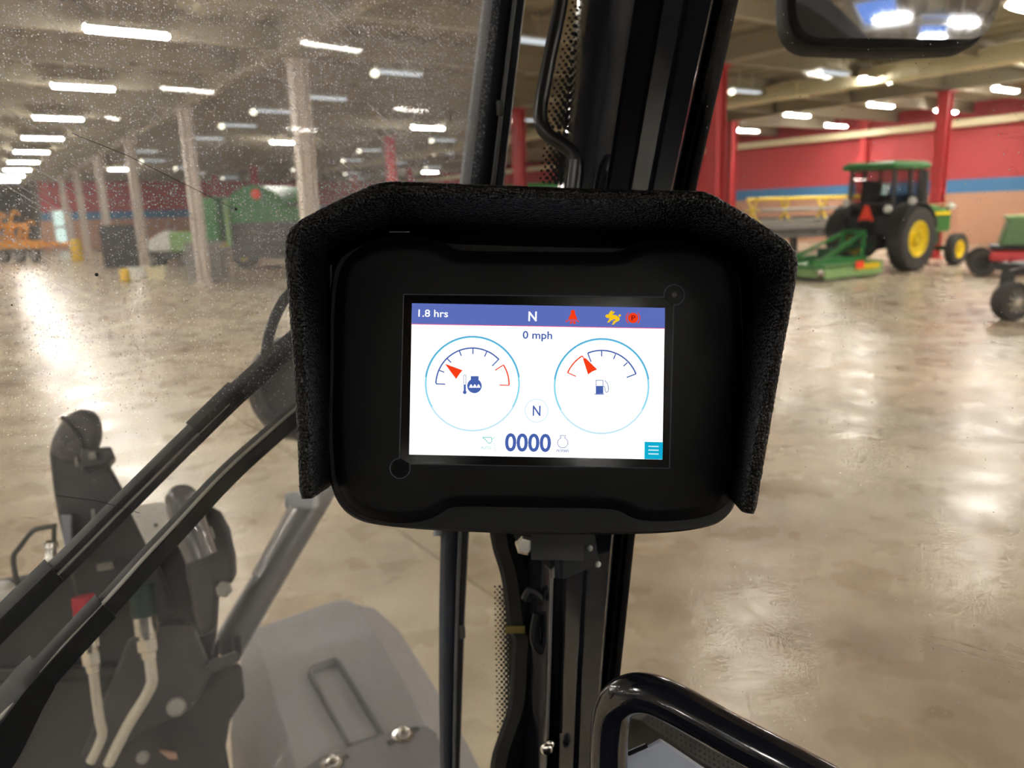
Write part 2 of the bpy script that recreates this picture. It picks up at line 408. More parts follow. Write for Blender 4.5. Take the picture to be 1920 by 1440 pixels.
# lights
M_TUBE = emit('tube_light', (1.0, 0.96, 0.88, 1), TUBE_POWER)
M_DIM = emit('cool_diffuser', (0.72, 0.78, 0.82, 1), 0.16)
M_GLINT = emit('warm_glint', (1.0, 0.93, 0.72, 1), 0.5)
M_HOUS = mat('lamp_housing', srgb(225, 225, 220), 0.4)
proto = {}
def lamp(al, la, kind, z=5.36):
    where = 'in the rows across the open floor' if la < 0 else 'in the row next to the pale columns' if la < 6 else 'between the pale and the red columns' if la < 16 else 'between the two rows of red columns' if la < 27 else 'over the aisle along the red wall'
    lab = {'tube': 'bright tube ceiling light ', 'dim': 'dim ceiling light strip with a bulb '}[kind] + where
    grp = {'tube': 'bright tube lights ', 'dim': 'dim strip lights '}[kind] + where
    if kind in proto:
        t = copy_tree(proto[kind]); t.location = H(al, la, z); tag(t, lab, None, grp); return
    t = thing('ceiling_light', H(al, la, z), lab, 'ceiling light', grp)
    p = H(al, la, z); proto[kind] = t
    hl = 0.70 if kind == 'tube' else 0.62
    mb = MB(); pr = [(-0.17, 0.05), (-0.10, 0.12), (0.10, 0.12), (0.17, 0.05), (0.15, 0.045), (0.09, 0.10), (-0.09, 0.10), (-0.15, 0.045)]
    mb.loft([[p + HR * s * hl + HA * x + UZ * y for x, y in pr] for s in (-1, 1)]); mb.build('housing', M_HOUS, t, smooth=0)
    mb = MB()
    if kind == 'tube':
        mb.loft([[p + HR * s * hl * .97 + HA * x + UZ * y for x, y in ((-.11, .04), (.11, .04), (.07, -.005), (-.07, -.005))] for s in (-1, 1)])
        mb.build('tube', M_TUBE, t)
    else:
        mb.loft([[p + HR * s * hl * .96 + HA * x + UZ * y for x, y in ((-.14, .05), (.14, .05), (.1, 0), (-.1, 0))] for s in (-1, 1)]); mb.build('diffuser', M_DIM, t)
        mb = MB(); mb.sphere(p - HR * (hl + 0.02) - UZ * 0.02, 0.11, 8, 4, sq=(1, 1, .8)); mb.build('glint', M_GLINT, t)  # added glowing ball for the glint at the tube's end
    for s in (-.5, .5):
        mb = MB(); mb.tube([p + HR * s * hl + UZ * 0.11, p + HR * s * hl + UZ * (CEIL - z - 0.0)], 0.012, 6); mb.build('hanger', M_HOUS, t)
al = 16.3 - 6.75 * 6
while al < 74:
    for la in (2.9, -5.5, -13, -21):
        if not (la == 2.9 and -8 < al < 6): lamp(al, la, 'tube')
    al += 6.75
al = 14 - 6.75 * 6
while al < 12:
    for la in (9.5, 17, 24, 32): lamp(al, la, 'tube')
    al += 6.75
for al, la in ((18, 9.2), (13.6, 9.9), (22.5, 9.1), (25.8, 8.6), (30, 8.7), (35, 8.8), (42, 7.5), (48, 9), (25, 18), (20, 18.5), (39, 18), (33, 19), (46, 20), (55, 20), (54, 12), (60, 14), (66, 18), (48, 24), (60, 26), (16.5, 20.3), (13.2, 19.8), (40, 23), (52, 29), (68, 30)):
    lamp(al, la, 'dim')
for al, la in ((28.6, 15.8), (44, 29), (33, 29), (16.8, 28.3), (16.8, 33), (20, 27.8), (25, 31), (12.7, 28.6), (10, 24.6), (22, 33.5), (8, 31), (36, 12.5), (58, 32), (13.5, 22.4), (56, 8.5)):
    lamp(al, la, 'tube')

# ================================================================ THINGS STANDING IN THE HALL
M_TYRE = mat('tyre_rubber', srgb(62, 60, 58), 0.8, var=0.2, scale=8)
M_GRN = mat('machine_green', srgb(40, 118, 52), 0.45, var=0.12, scale=2)
M_GRND = mat('dark_machine_green', srgb(30, 74, 38), 0.5, var=0.12, scale=2)
M_GRNL = mat('pale_green', srgb(140, 178, 116), 0.4, var=0.1, scale=2)
M_YEL = mat('rim_yellow', srgb(238, 206, 20), 0.4, var=0.06, scale=2)
M_BLK = mat('machine_black', srgb(34, 34, 34), 0.5, var=0.15, scale=3)
M_GREY = mat('machine_grey', srgb(140, 138, 132), 0.5, var=0.12, scale=3)
M_DGREY = mat('dark_machine_grey', srgb(78, 78, 74), 0.6, var=0.2, scale=5)
M_ORNG = mat('implement_orange', srgb(226, 150, 38), 0.5, var=0.15, scale=2)
M_FLUO = mat('signal_orange', srgb(255, 70, 40), 0.5, var=0.03)
M_WHITE = mat('white_paint', srgb(228, 228, 222), 0.4, var=0.04)
M_CHROME = mat('chrome', srgb(215, 212, 205), 0.22, 1.0, var=0.06, scale=40)
M_VGLASS = glass_mat('vehicle_glass', 0.75, 1.0)
M_DAY = emit('daylight_pane', (0.72, 0.95, 0.86, 1), 0.18)

def wheel(root, c, R, W, rimR, m_rim, side, lugs=18, wheel_name='rear'):
    c = V(c); ax = V((0, 1, 0)); seg = 40
    prof = [(rimR, -W * .42), (R * .80, -W * .5), (R * .93, -W * .48), (R * .97, -W * .36), (R * .97, W * .36), (R * .93, W * .48), (R * .80, W * .5), (rimR, W * .42), (rimR, -W * .42)]
    mb = MB(); x = V((1, 0, 0)); z = V((0, 0, 1))
    mb.loft([[c + ax * h + (x * math.cos(2 * PI * j / seg) + z * math.sin(2 * PI * j / seg)) * r for j in range(seg)] for r, h in prof], cap=False)
    for k in range(lugs):
        for s in (-1, 1):
            a = 2 * PI * (k + (0.5 if s > 0 else 0)) / lugs; a2 = a + 0.55 * 2 * PI / lugs * 1.3
            p0 = c + ax * s * W * .03 + (x * math.cos(a2) + z * math.sin(a2)) * R * .975
            p1 = c + ax * s * W * .47 + (x * math.cos(a) + z * math.sin(a)) * R * .965
            mb.bar(p0, p1, R * .075, R * .05, up=(p0 - c))
    t = mb.build('tyre', M_TYRE, root, world=False)
    mb = MB(); s = side
    mb.lathe(c, ax * s, [(rimR * .99, -W * .4), (rimR * 1.02, W * .42), (rimR * .93, W * .43), (rimR * .86, W * .30), (rimR * .4, W * .20), (rimR * .36, W * .34), (rimR * .1, W * .36)], 32)
    rim = mb.build('rim', m_rim, root, world=False)
    mb = MB()
    for k in range(8):
        a = 2 * PI * k / 8
        mb.lathe(c + (x * math.cos(a) + z * math.sin(a)) * rimR * .27 + ax * s * W * .34, ax * s, [(rimR * .05, 0), (rimR * .05, W * .05)], 6)
    mb.build('wheel_bolts', M_BLK, rim, world=False)

# ---- tractor
TH = math.radians(33)
tf = V((math.cos(TH), math.sin(TH), 0)); tl = V((-math.sin(TH), math.cos(TH), 0))
troot = G(1704, 508) + tl * 0.95
T = thing('tractor', troot, 'green tractor with cab and yellow wheel rims parked before the red wall', 'tractor', rz=TH)
LB = lambda: MB()
for s in (-1, 1):
    wheel(T, (0, .95 * s, .90), .90, .50, .50, M_YEL, s, 20)
    wheel(T, (2.65, .86 * s, .48), .48, .28, .27, M_YEL, s, 14)
mb = MB(); mb.bar((-.55, 0, .85), (2.9, 0, .85), .42, .5); mb.bar((0, -.95, .9), (0, .95, .9), .22, .22); mb.bar((2.65, -.86, .5), (2.65, .86, .5), .12, .14)
mb.build('chassis', M_GRND, T, world=False, bevel=.03)
mb = MB()
mb.loft([[(x_, -w_, z0), (x_, -w_, z1 - .1), (x_, -w_ + .1, z1), (x_, w_ - .1, z1), (x_, w_, z1 - .1), (x_, w_, z0)] for x_, w_, z0, z1 in ((.9, .42, 1.0, 1.86), (2.0, .38, 1.0, 1.80), (3.1, .33, 1.0, 1.70), (3.25, .30, 1.05, 1.62))])
hood = mb.build('hood', M_GRN, T, world=False)
mb = MB(); mb.box((2.1, 0, 1.81), (2.0, .44, .03)); mb.build('lit_hood_top', M_GRNL, hood, world=False)  # light on the hood top put in as a paler green sheet
mb = MB(); [mb.box((2.0, s * .40, 1.55), (2.0, .02, .10)) for s in (-1, 1)]; mb.build('hood_stripe', M_YEL, hood, world=False)
for s in (-1, 1):
    mb = MB()
    a0 = [math.radians(a) for a in range(20, 171, 15)]
    mb.loft([[(math.cos(a) * r, s * y, .9 + math.sin(a) * r) for r, y in ((.98, .66), (1.02, .66), (1.02, 1.16), (.98, 1.16))] for a in a0])
    mb.build('fender', M_BLK, T, world=False)
mb = MB()
for x_, y_ in ((-.62, -.70), (-.62, .70), (.9, -.66), (.9, .66), (.15, -.75), (.15, .75)): mb.bar((x_, y_, 1.2), (x_ * .92, y_ * .93, 2.86), .09, .09)
mb.bar((-.62, -.7, 1.9), (-.62, .7, 1.9), .06, .06); mb.box((.1, 0, 1.28), (1.6, 1.45, .5)); mb.box((.05, 0, 1.75), (.5, .5, .8)); mb.box((.86, 0, 1.9), (.12, .9, .5)); mb.box((-.2, .2, 2.2), (.12, .5, .7))
mb.build('cab_frame', M_BLK, T, world=False)
mb = MB()
mb.loft([[(-.85 + i, -.80 + i, z), (1.1 - i, -.74 + i, z), (1.1 - i, .74 - i, z), (-.85 + i, .80 - i, z)] for i, z in ((.05, 2.84), (0, 2.88), (0, 2.98), (.12, 3.06))])
mb.build('roof', M_GRN, T, world=False, bevel=.02)
for nm, pts in (('rear_window', [(-.60, -.66, 1.5), (-.60, .66, 1.5), (-.565, .62, 2.84), (-.565, -.62, 2.84)]), ('side_window', [(-.58, -.69, 1.5), (.86, -.66, 1.5), (.82, -.62, 2.84), (-.55, -.65, 2.84)]), ('side_window', [(-.58, .69, 1.5), (.86, .66, 1.5), (.82, .62, 2.84), (-.55, .65, 2.84)]), ('windscreen', [(.9, -.62, 1.85), (.9, .62, 1.85), (.83, .58, 2.84), (.83, -.58, 2.84)])):
    mb = MB(); mb.prism(pts, (0, .006, 0) if 'side' in nm else (.006, 0, 0)); mb.build(nm, M_VGLASS, T, world=False, smooth=0)
mb = MB()
tri = [(-.78, -.24, 1.42), (-.78, .24, 1.42), (-.78, .06, 1.86), (-.78, -.06, 1.86)]
mb.prism(tri, (.02, 0, 0)); mb.build('slow_vehicle_sign', M_FLUO, T, world=False, smooth=0)
mb = MB(); mb.tube([(1.05, -.56, 1.75), (1.05, -.56, 2.7)], .10, 10); mb.box((.98, -.62, 2.3), (.22, .2, 1.0)); mb.build('exhaust', M_BLK, T, world=False)
for x_, y_, z_ in ((-.75, -.62, 1.75), (-.75, .68, 1.95), (3.1, -.36, 1.75), (-.3, -1.05, 1.95)):
    mb = MB(); mb.lathe((x_, y_, z_), (-1, 0, 0), [(.10, -.06), (.11, .0), (.09, .03), (.03, .05)], 14); mb.build('lamp', M_WHITE, T, world=False)
mb = MB(); mb.bar((-.5, 0, 1.15), (-.72, 0, 1.5), .3, .25); mb.bar((-.4, -.42, .9), (-1.2, -.42, .5), .1, .1); mb.bar((-.4, .42, .9), (-1.2, .42, .5), .1, .1); mb.box((-.5, 0, 1.1), (.4, .6, .5))
mb.build('hitch', M_BLK, T, world=False)

# ---- rotary mower behind it
MW = thing('rotary_mower', troot - tf * 2.4, 'green flat deck rotary mower hitched behind the tractor', 'mower', rz=TH)
mb = MB()
mb.loft([[(-1.75, -1.15, z), (.75, -1.15, z), (.95, -.8, z), (.95, .8, z), (.75, 1.15, z), (-1.75, 1.15, z), (-1.9, .9, z), (-1.9, -.9, z)] for z in (.32, .40)]); mb.build('deck', M_GRN, MW, world=False, smooth=0)
mb = MB(); mb.box((-1.83, 0, .26), (.06, 1.9, .30)); mb.box((-.5, 1.12, .24), (2.5, .06, .34)); mb.box((-.5, -1.12, .24), (2.5, .06, .34)); mb.build('skirt', M_GRNL, MW, world=False, smooth=0)
mb = MB()
for s in (-1, 1):
    mb.bar((.9, s * .42, .40), (1.15, s * .3, 1.15), .09, .09); mb.bar((1.15, s * .3, 1.15), (-1.2, s * .5, .42), .08, .08); mb.bar((-1.6, s * .6, .46), (.7, s * .6, .46), .16, .14)
mb.bar((1.15, -.3, 1.15), (1.15, .3, 1.15), .1, .1); mb.build('hitch_frame', M_GRN, MW, world=False)
mb = MB(); mb.box((0, 0, .58), (.5, .42, .34)); mb.bar((0.2, 0, .65), (1.6, 0, .8), .16, .16); mb.build('gearbox', M_GRND, MW, world=False, bevel=.02)
mb = MB(); mb.box((.05, -1.17, .30), (1.0, .03, .14)); mb.build('yellow_stripe', M_YEL, MW, world=False)
mb = MB(); mb.box((-.35, -1.18, .36), (.34, .03, .20)); mb.build('reflector', M_FLUO, MW, world=False)
for s in (-1, 1):
    mb = MB(); mb.box((-.5, s * 1.0, .05), (2.4, .06, .10)); mb.build('skid_shoe', M_DGREY, MW, world=False)

# ---- yellow reel header behind the tractor
hp = G(1485, 474)
HD = thing('harvester_header', hp, 'long harvester header with yellow reel bars behind the tractor', 'harvester header', rz=math.radians(28))
mb = MB(); mb.box((0.6, .7, 1.0), (6.6, .1, .9)); mb.box((.6, 0, .72), (6.6, 1.5, .12)); mb.build('platform', M_DGREY, HD, world=False)
mb = MB(); mb.tube([(-2.7, .2, 1.05), (3.9, .2, 1.05)], .28, 16); mb.build('auger', M_GREY, HD, world=False)
for k in range(6):
    a = 2 * PI * k / 6
    mb = MB(); y_ = -.35 + math.cos(a) * .5; z_ = 1.75 + math.sin(a) * .5
    mb.tube([(-2.7, y_, z_), (3.9, y_, z_)], .06, 8); mb.build('reel_bat', M_YEL if k in (1, 2) else M_GREY, HD, world=False)
for x_ in (-2.65, -.9, 1.2, 3.8):
    mb = MB()
    for k in range(6):
        a = 2 * PI * k / 6; mb.bar((x_, -.35, 1.75), (x_, -.35 + math.cos(a) * .52, 1.75 + math.sin(a) * .52), .07, .05, up=(1, 0, 0))
    mb.build('reel_spider', M_YEL, HD, world=False)
mb = MB(); [mb.box((x_, .1, .9), (.08, 1.8, .9)) for x_ in (-2.75, 3.95)]; mb.build('end_panel', M_YEL, HD, world=False)
mb = MB(); [mb.box((x_, .5, .33), (.15, .3, .66)) for x_ in (-2.2, .6, 3.4)]; mb.build('stand', M_DGREY, HD, world=False)

# ---- red utility cart with green box, near wheel of a second buggy
up_ = G(1835, 518)
UT = thing('utility_cart', up_, 'red utility cart with black bumper carrying a green box', 'utility cart', rz=math.radians(-28))
wheel(UT, (.06, .05, .34), .34, .26, .17, M_BLK, -1, 16); wheel(UT, (.06, 1.25, .34), .34, .26, .17, M_BLK, 1, 16); wheel(UT, (2.0, .05, .34), .34, .26, .17, M_BLK, -1, 16)
mb = MB(); mb.loft([[(x_, -.15, z0), (x_, 1.45, z0), (x_, 1.4, z1), (x_, -.12, z1)] for x_, z0, z1 in ((.18, .42, .56), (.24, .40, .64), (2.6, .40, .66))]); mb.build('body', M_RED, UT, world=False, bevel=.03)
mb = MB(); mb.box((1.5, .65, .32), (2.2, 1.4, .22)); mb.box((1.4, .65, .73), (2.4, 1.5, .08)); mb.build('bumper', M_BLK, UT, world=False, bevel=.03)
mb = MB(); mb.loft([[(.42 + i, .1, z), (2.2, .1, z), (2.2, 1.2, z), (.42 + i, 1.2, z)] for i, z in ((0, .78), (.14, 1.42))]); mb.build('cargo_box', mat('muted_green', srgb(96, 130, 88), .5), UT, world=False, bevel=.02)
mb = MB(); mb.box((1.35, .65, 1.47), (1.7, 1.2, .08)); mb.build('cargo_lid', M_GRNL, UT, world=False, bevel=.02)
bp_ = G(1893, 601)
BG = thing('buggy', bp_, 'black buggy with a chrome spoked wheel beside the red cart', 'buggy', rz=math.radians(12))
wheel(BG, (0, .0, .32), .32, .24, .20, M_DGREY, -1, 18)
wheel(BG, (1.9, .0, .32), .32, .24, .20, M_DGREY, -1, 18)
mb = MB()
for k in range(10):
    a = 2 * PI * k / 10 + .2; mb.bar((0, -.13, .32), (math.cos(a) * .19, -.11, .32 + math.sin(a) * .19), .028, .03, up=(0, 1, 0))
mb.lathe((0, -.12, .32), (0, -1, 0), [(.05, 0), (.045, .03), (.0, .04)], 12); mb.build('spokes', M_CHROME, BG, world=False)
mb = MB(); mb.bar((.04, .2, .34), (.10, .22, .78), .16, .14); mb.box((1.35, .5, .80), (1.6, 1.0, .14)); mb.bar((.1, .22, .76), (.8, .3, .80), .1, .1); mb.build('frame', M_BLK, BG, world=False)

# ---- left side: green harvester
cp = G(470, 506)
CT = thing('combine_harvester', cp, 'big green combine harvester with domed rear hood behind the pale columns', 'combine harvester', rz=math.radians(-12))
mb = MB()
arc = [(-1.5 + 0, 1.9)] + [(-1.35 + 2.7 * (k / 10), 2.75 + .62 * math.sin(PI * k / 10)) for k in range(11)] + [(1.5, 1.9)]
mb.loft([[(x_ + .45, y_, z_) for x_, z_ in arc] for y_ in (0, 3.0)]); mb.build('hood', M_GRN, CT, world=False)
mb = MB(); mb.box((.5, 1.6, 1.55), (2.7, 3.0, 2.2)); mb.build('rear_body', M_DGREY, CT, world=False)
for k in range(6):
    mb = MB(); mb.box((.5, .08, .7 + k * .33), (2.4, .06, .06)); mb.build('slat', M_BLK, CT, world=False)
mb = MB(); mb.loft([[(-1.95, -.2, z), (-1.05, -.35, z), (-1.05, 2.5, z), (-1.95, 2.5, z)] for z in (1.15, 2.95)]); mb.build('side_panel', M_GRN, CT, world=False, bevel=.08)
mb = MB(); mb.box((-1.4, -.3, 1.05), (1.1, .3, .22)); mb.build('yellow_stripe', M_YEL, CT, world=False)
mb = MB(); mb.box((-.72, -.12, 1.9), (.16, .2, 1.9)); mb.build('corner_post', M_GRNL, CT, world=False, bevel=.04)
mb = MB(); mb.lathe((.62, -.05, 3.0), (0, -1, 0), [(.20, 0), (.20, .05), (.15, .08)], 20); mb.build('reflector', M_FLUO, CT, world=False)
for s in (-.85, 1.85): wheel(CT, (s, 1.2, .6), .6, .4, .3, M_YEL, -1, 14)

# ---- sliver of another green machine behind the red column
gp = G(1000, 480)
GM = thing('green_machine', gp, 'tall green machine standing behind a red column by the far wall', 'farm machine', rz=.2)
mb = MB(); mb.loft([[(-1.3 + i, -1, z), (1.4 - i, -1, z), (1.4 - i, 1.6, z), (-1.3 + i, 1.6, z)] for i, z in ((0, .9), (0, 2.4), (.35, 3.2))]); mb.build('body', M_GRN, GM, world=False, bevel=.1)
mb = MB(); mb.box((.1, -1.02, 1.5), (1.6, .1, .7)); mb.build('side_vent', M_DGREY, GM, world=False)
mb = MB(); mb.box((.3, -.6, 2.7), (1.2, .9, .3)); mb.build('top_cover', mat('bright_green', srgb(90, 190, 60), .5), GM, world=False, bevel=.05)
for s in (-.9, 1.0): wheel(GM, (s, -.7, .55), .55, .35, .3, M_YEL, -1, 14)

# ---- white mower / small truck hood, grey crate, cabinet, guard posts, low boxes
p = G(318, 498)
WT = thing('utility_truck', p, 'small utility vehicle with a white bonnet and green seat side', 'utility vehicle', rz=math.radians(8))
mb = MB(); mb.loft([[(x_, -.75, z0), (x_, .75, z0), (x_, .65, z1), (x_, -.65, z1)] for x_, z0, z1 in ((-.95, .75, .95), (-.6, .7, 1.25), (.1, .7, 1.62), (.35, .7, 1.64))]); mb.build('bonnet', M_WHITE, WT, world=False, bevel=.06)
mb = MB(); mb.box((.8, 0, 1.1), (1.0, 1.4, .9)); mb.build('body', M_GRNL, WT, world=False, bevel=.08)
mb = MB(); mb.box((.1, 0, .5), (2.1, 1.3, .35)); mb.build('chassis', M_DGREY, WT, world=False)
for x_ in (-.5, .9):
    for s in (-1, 1): wheel(WT, (x_, .7 * s, .33), .33, .24, .18, M_GREY, s, 14)
p = G(392, 528)
GC = thing('wire_crate', p, 'grey slatted crate standing beside a pale column', 'crate', rz=math.radians(10))
for zz in range(6):
    for yy in (-.5, .5):
        mb = MB(); mb.box((0, yy, .14 + zz * .22), (1.1, .04, .15)); mb.build('slat', M_GREY, GC, world=False)
for x_ in (-.52, .52):
    for yy in (-.46, .46):
        mb = MB(); mb.box((x_, yy, .68), (.07, .07, 1.36)); mb.build('post', M_GREY, GC, world=False)
mb = MB(); mb.box((0, 0, .6), (.9, .8, 1.1)); mb.build('load', mat('grey_load', srgb(126, 124, 118), .7), GC, world=False, bevel=.05)
p = G(233, 503)
CB = thing('tool_cabinet', p, 'tall black tool cabinet between the pale columns', 'cabinet', rz=math.radians(15))
mb = MB(); mb.box((0, 0, 1.0), (1.5, .7, 1.9)); mb.build('body', M_BLK, CB, world=False, bevel=.02)
for x_ in (-.37, .37):
    mb = MB(); mb.box((x_, -.36, 1.0), (.70, .03, 1.75)); d_ = mb.build('door', M_BLK, CB, world=False, bevel=.01)
    mb = MB(); mb.box((x_ * .2, -.39, 1.0), (.03, .03, .2)); mb.build('handle', M_GREY, d_, world=False)
for x_, y_, r_, h_, lab in ((147, 490, .30, 1.25, 'thick yellow guard sleeve at the foot of a pale column'), (268, 500, .12, 1.45, 'thin yellow guard post beside the black cabinet'), (236, 530, .16, .5, 'short yellow guard post beside the low white box')):
    q = G(x_, y_); t = thing('guard_post', q, lab, 'bollard', 'yellow guard posts')
    mb = MB(); mb.lathe(q, UZ, [(r_ * .98, .02), (r_, .05), (r_, h_ - .1), (r_ * .8, h_ - .02), (.02, h_)], 18); mb.build('sleeve', mat('guard_yellow', srgb(226, 186, 44), .5), t)
    mb = MB(); mb.lathe(q, UZ, [(r_ * 1.25, 0), (r_ * 1.25, .02), (r_ * .9, .03)], 18); mb.build('foot', M_DGREY, t)
for x_, y_, lab, m_ in ((257, 522, 'low white box on the floor beside the yellow posts', M_WHITE), (296, 522, 'low cream box on the floor in front of the utility vehicle', M_CREAM)):
    q = G(x_, y_); t = thing('storage_box', q, lab, 'box', rz=.2)
    mb = MB(); mb.loft([[(-a, -b, z), (a, -b, z), (a, b, z), (-a, b, z)] for a, b, z in ((.30, .22, 0), (.34, .26, .36))]); mb.build('body', m_, t, world=False)
    mb = MB(); mb.box((0, 0, .39), (.72, .56, .06)); mb.build('lid', m_, t, world=False, bevel=.01)

# ---- orange tillage implement
p = G(34, 492)
OI = thing('tillage_implement', p, 'orange folded tillage implement on small black wheels', 'farm implement', rz=math.radians(-20))
mb = MB()
for z_ in (.75, .95): mb.bar((-3.4, 0, z_), (1.9, 0, z_), .2, .16)
mb.bar((-3.4, 1.2, .8), (2.4, 1.2, .8), .2, .16); [mb.bar((x_, 0, .8), (x_, 1.2, .8), .16, .14) for x_ in (-2.5, -1, .4, 1.6)]; mb.bar((1.6, .5, .8), (2.3, .5, .85), .2, .2)
mb.build('main_frame', M_ORNG, OI, world=False)
for k in range(9):
    mb = MB(); x_ = -3.0 + k * .48; ht = 1.5 + .9 * abs(math.sin(k * 1.3)) * (1 if k < 7 else .55)
    mb.tube(smooth_path([(x_, .2, .9), (x_ + .1, -.1, ht * .7), (x_ + .25, .1, ht), (x_ + .5, .2, ht * .93)], 5), .06, 8); mb.build('tine', M_ORNG, OI, world=False)
for k in range(4):
    mb = MB(); mb.bar((-2.9 + k * 1.0, .4, 1.0), (-2.3 + k * .95, .4, 2.35 - .25 * k), .16, .14); mb.build('wing_arm', M_ORNG, OI, world=False)
mb = MB(); mb.box((-1.2, .5, 1.75), (2.4, .5, .22)); mb.build('wing_frame', M_ORNG, OI, world=False)
OI.scale = (1.15, 1.15, 1.2)
for x_ in (-2.9, -1.9, -.6, .5, 1.5): wheel(OI, (x_, -.2, .33), .33, .2, .18, M_GREY, -1, 12)

# daylight openings in the far walls
def glazed(name, origin, ux, wd, z0, z1, rows, cols, label, nrm):
    root = bpy.data.objects.new(name, None); col.objects.link(root); struct(root); root.location = origin; root['label'] = label
    o = V(origin)
    for i in range(rows):
        for j in range(cols):
            c = o + ux * ((j + .5) / cols - .5) * wd + UZ * (z0 + (i + .5) / rows * (z1 - z0)) + nrm * .02
            mb = MB(); mb.box(c, (wd / cols * .86, .02, (z1 - z0) / rows * .86), (ux, nrm, UZ)); mb.build('pane', M_DAY, root, smooth=0)
    mb = MB()
    for s in (-1, 1): mb.box(o + ux * s * wd / 2 + UZ * (z0 + z1) / 2 + nrm * .03, (.1, .08, z1 - z0 + .1), (ux, nrm, UZ))
    for i in range(rows + 1): mb.box(o + UZ * (z0 + i / rows * (z1 - z0)) + nrm * .03, (wd, .08, .08), (ux, nrm, UZ))
    mb.build('frame', M_WHITE, root, smooth=0); return root
def wall_hit(px, py, o, n): q = plane_hit(px, py, o, n); return V((q.x, q.y, 0))
q = wall_hit(118, 425, H(74.9, 0), HA); glazed('door_1', q, HR, 1.3, .5, 3.3, 2, 1, 'bright glazed door in the far wall', -HA)
q = wall_hit(1637, 365, H(0, 35.85), HR); glazed('window_4', q, HA, 1.5, 1.7, 2.75, 1, 2, 'bright two pane window behind the tractor cab', -HR)
M_MIRGLOW = emit('blue_mirror_glow', (0.22, 0.42, 1.0, 1), 0.2)  # glow of the blue panels added for the mirror

# ================================================================ THE CAB (the room we sit in)
M_PIL = mat('gloss_black_paint', srgb(17, 19, 26), 0.16, var=0.2, scale=20, spec=0.5, coat=0.6, rvar=0.04, bump=0.05, bscale=400)
M_RUB = mat('black_rubber', srgb(7, 7, 8), 0.5, var=0.2, scale=60, bump=0.15, bscale=900, spec=0.2)
M_PLA = mat('black_plastic', srgb(6, 7, 10), 0.5, var=0.1, scale=30, bump=0.12, bscale=2500, rvar=0.05, spec=0.25)
M_TRIM = mat('dark_trim', srgb(10, 11, 13), 0.45, var=0.15, scale=30, spec=0.3)
M_LINE = mat('grey_headliner', srgb(70, 70, 72), 0.9)
M_GL_F = glass_mat('windscreen_glass_dusty', 0.95, 0.5, dusty=True)
M_GL_I = glass_mat('windscreen_glass_inner', 0.98, 0.4)
M_GL_S = glass_mat('side_glass', 0.94, 0.8, speck=0.12)
M_FRIT = mat('black_frit', srgb(8, 8, 9), 0.5, var=0.05)

def pane(name, pts, nrm, mats, label, thick=.005):
    mb = MB(); pts = [V(p) for p in pts]; n = V(nrm).normalized()
    o = mb.prism(pts, n * thick).build(name, mats[0], None, smooth=0)
    o['label'] = label; struct(o)
    if len(mats) > 1:
        o.data.materials.append(mats[1])
        for p_ in o.data.polygons:
            if p_.normal.dot(n) < 0.9: p_.material_index = 1
    return o
# the windscreen: from the left of the cab to the joint strip
SEAL = [(-260, 946, 1018), (-120, 927, 1000), (0, 905, 985), (170, 884, 965), (345, 862, 945), (520, 846, 926), (700, 832, 906), (860, 821, 890), (1005, 813, 879), (1150, 811, 872), (1300, 812, 867), (1440, 816, 862), (1600, 824, 860)]
edge = [WS((l_ + r_) / 2, y_) for y_, l_, r_ in SEAL]
wl = [C(U_WS, -.75, edge[-1].z - CAM.z), C(U_WS, -.75, edge[0].z - CAM.z)]
pane('window_1', edge + wl, VF, (M_GL_F, M_GL_I), 'dusty scratched front windscreen of the cab')
# joint strip
def strip(name, lefts, rights, d0, thick, m, parent, chamfer=.25, world=True):
    mb = MB(); loops = []
    for (x0, y0), (x1, y1) in zip(lefts, rights):
        f = [WS(x0, y0, d0 + thick), WS(x0 + (x1 - x0) * .0, y0, d0 + thick * .3), WS(x0 + (x1 - x0) * chamfer, y0, d0), WS(x1 - (x1 - x0) * chamfer * .5, y1, d0), WS(x1, y1, d0 + thick * .3), WS(x1, y1, d0 + thick)]
        loops.append(f)
    mb.loft(loops); return mb.build(name, m, parent)
ST = thing('joint_strip', WS(812, 1300), 'dark rubber and grey joint strip between windscreen and corner glass', 'trim strip')
strip('grey_edge', [(l_ - 1, y_) for y_, l_, r_ in SEAL if y_ < 1010], [(l_ + (r_ - l_) * .24, y_) for y_, l_, r_ in SEAL if y_ < 1010], .010, .006, mat('grey_sealant', srgb(190, 193, 200), .6), ST)
strip('rubber_channel', [(l_ + (r_ - l_) * .2, y_) for y_, l_, r_ in SEAL], [(l_ + (r_ - l_) * .74, y_) for y_, l_, r_ in SEAL], .012, .012, mat('blue_grey_rubber', srgb(64, 69, 79), .5, var=.15, scale=80), ST)
strip('lip', [(l_ + (r_ - l_) * .70, y_) for y_, l_, r_ in SEAL], [(l_ + (r_ - l_) * .80, y_) for y_, l_, r_ in SEAL], -.006, .012, mat('lip_grey', srgb(112, 112, 114), .4), ST)
strip('outer_rubber', [(l_ + (r_ - l_) * .78, y_) for y_, l_, r_ in SEAL], [(r_, y_) for y_, l_, r_ in SEAL], .002, .014, mat('blue_black_rubber', srgb(26, 30, 38), .5), ST)
for (x_, y_) in ((938, 203), (866, 1185)):
    mb = MB(); mb.box(WS(x_, y_, -.006), (.006, .005, .014), (VR, VF, UZ)); mb.build('clip', M_DGREY, ST, bevel=.001)
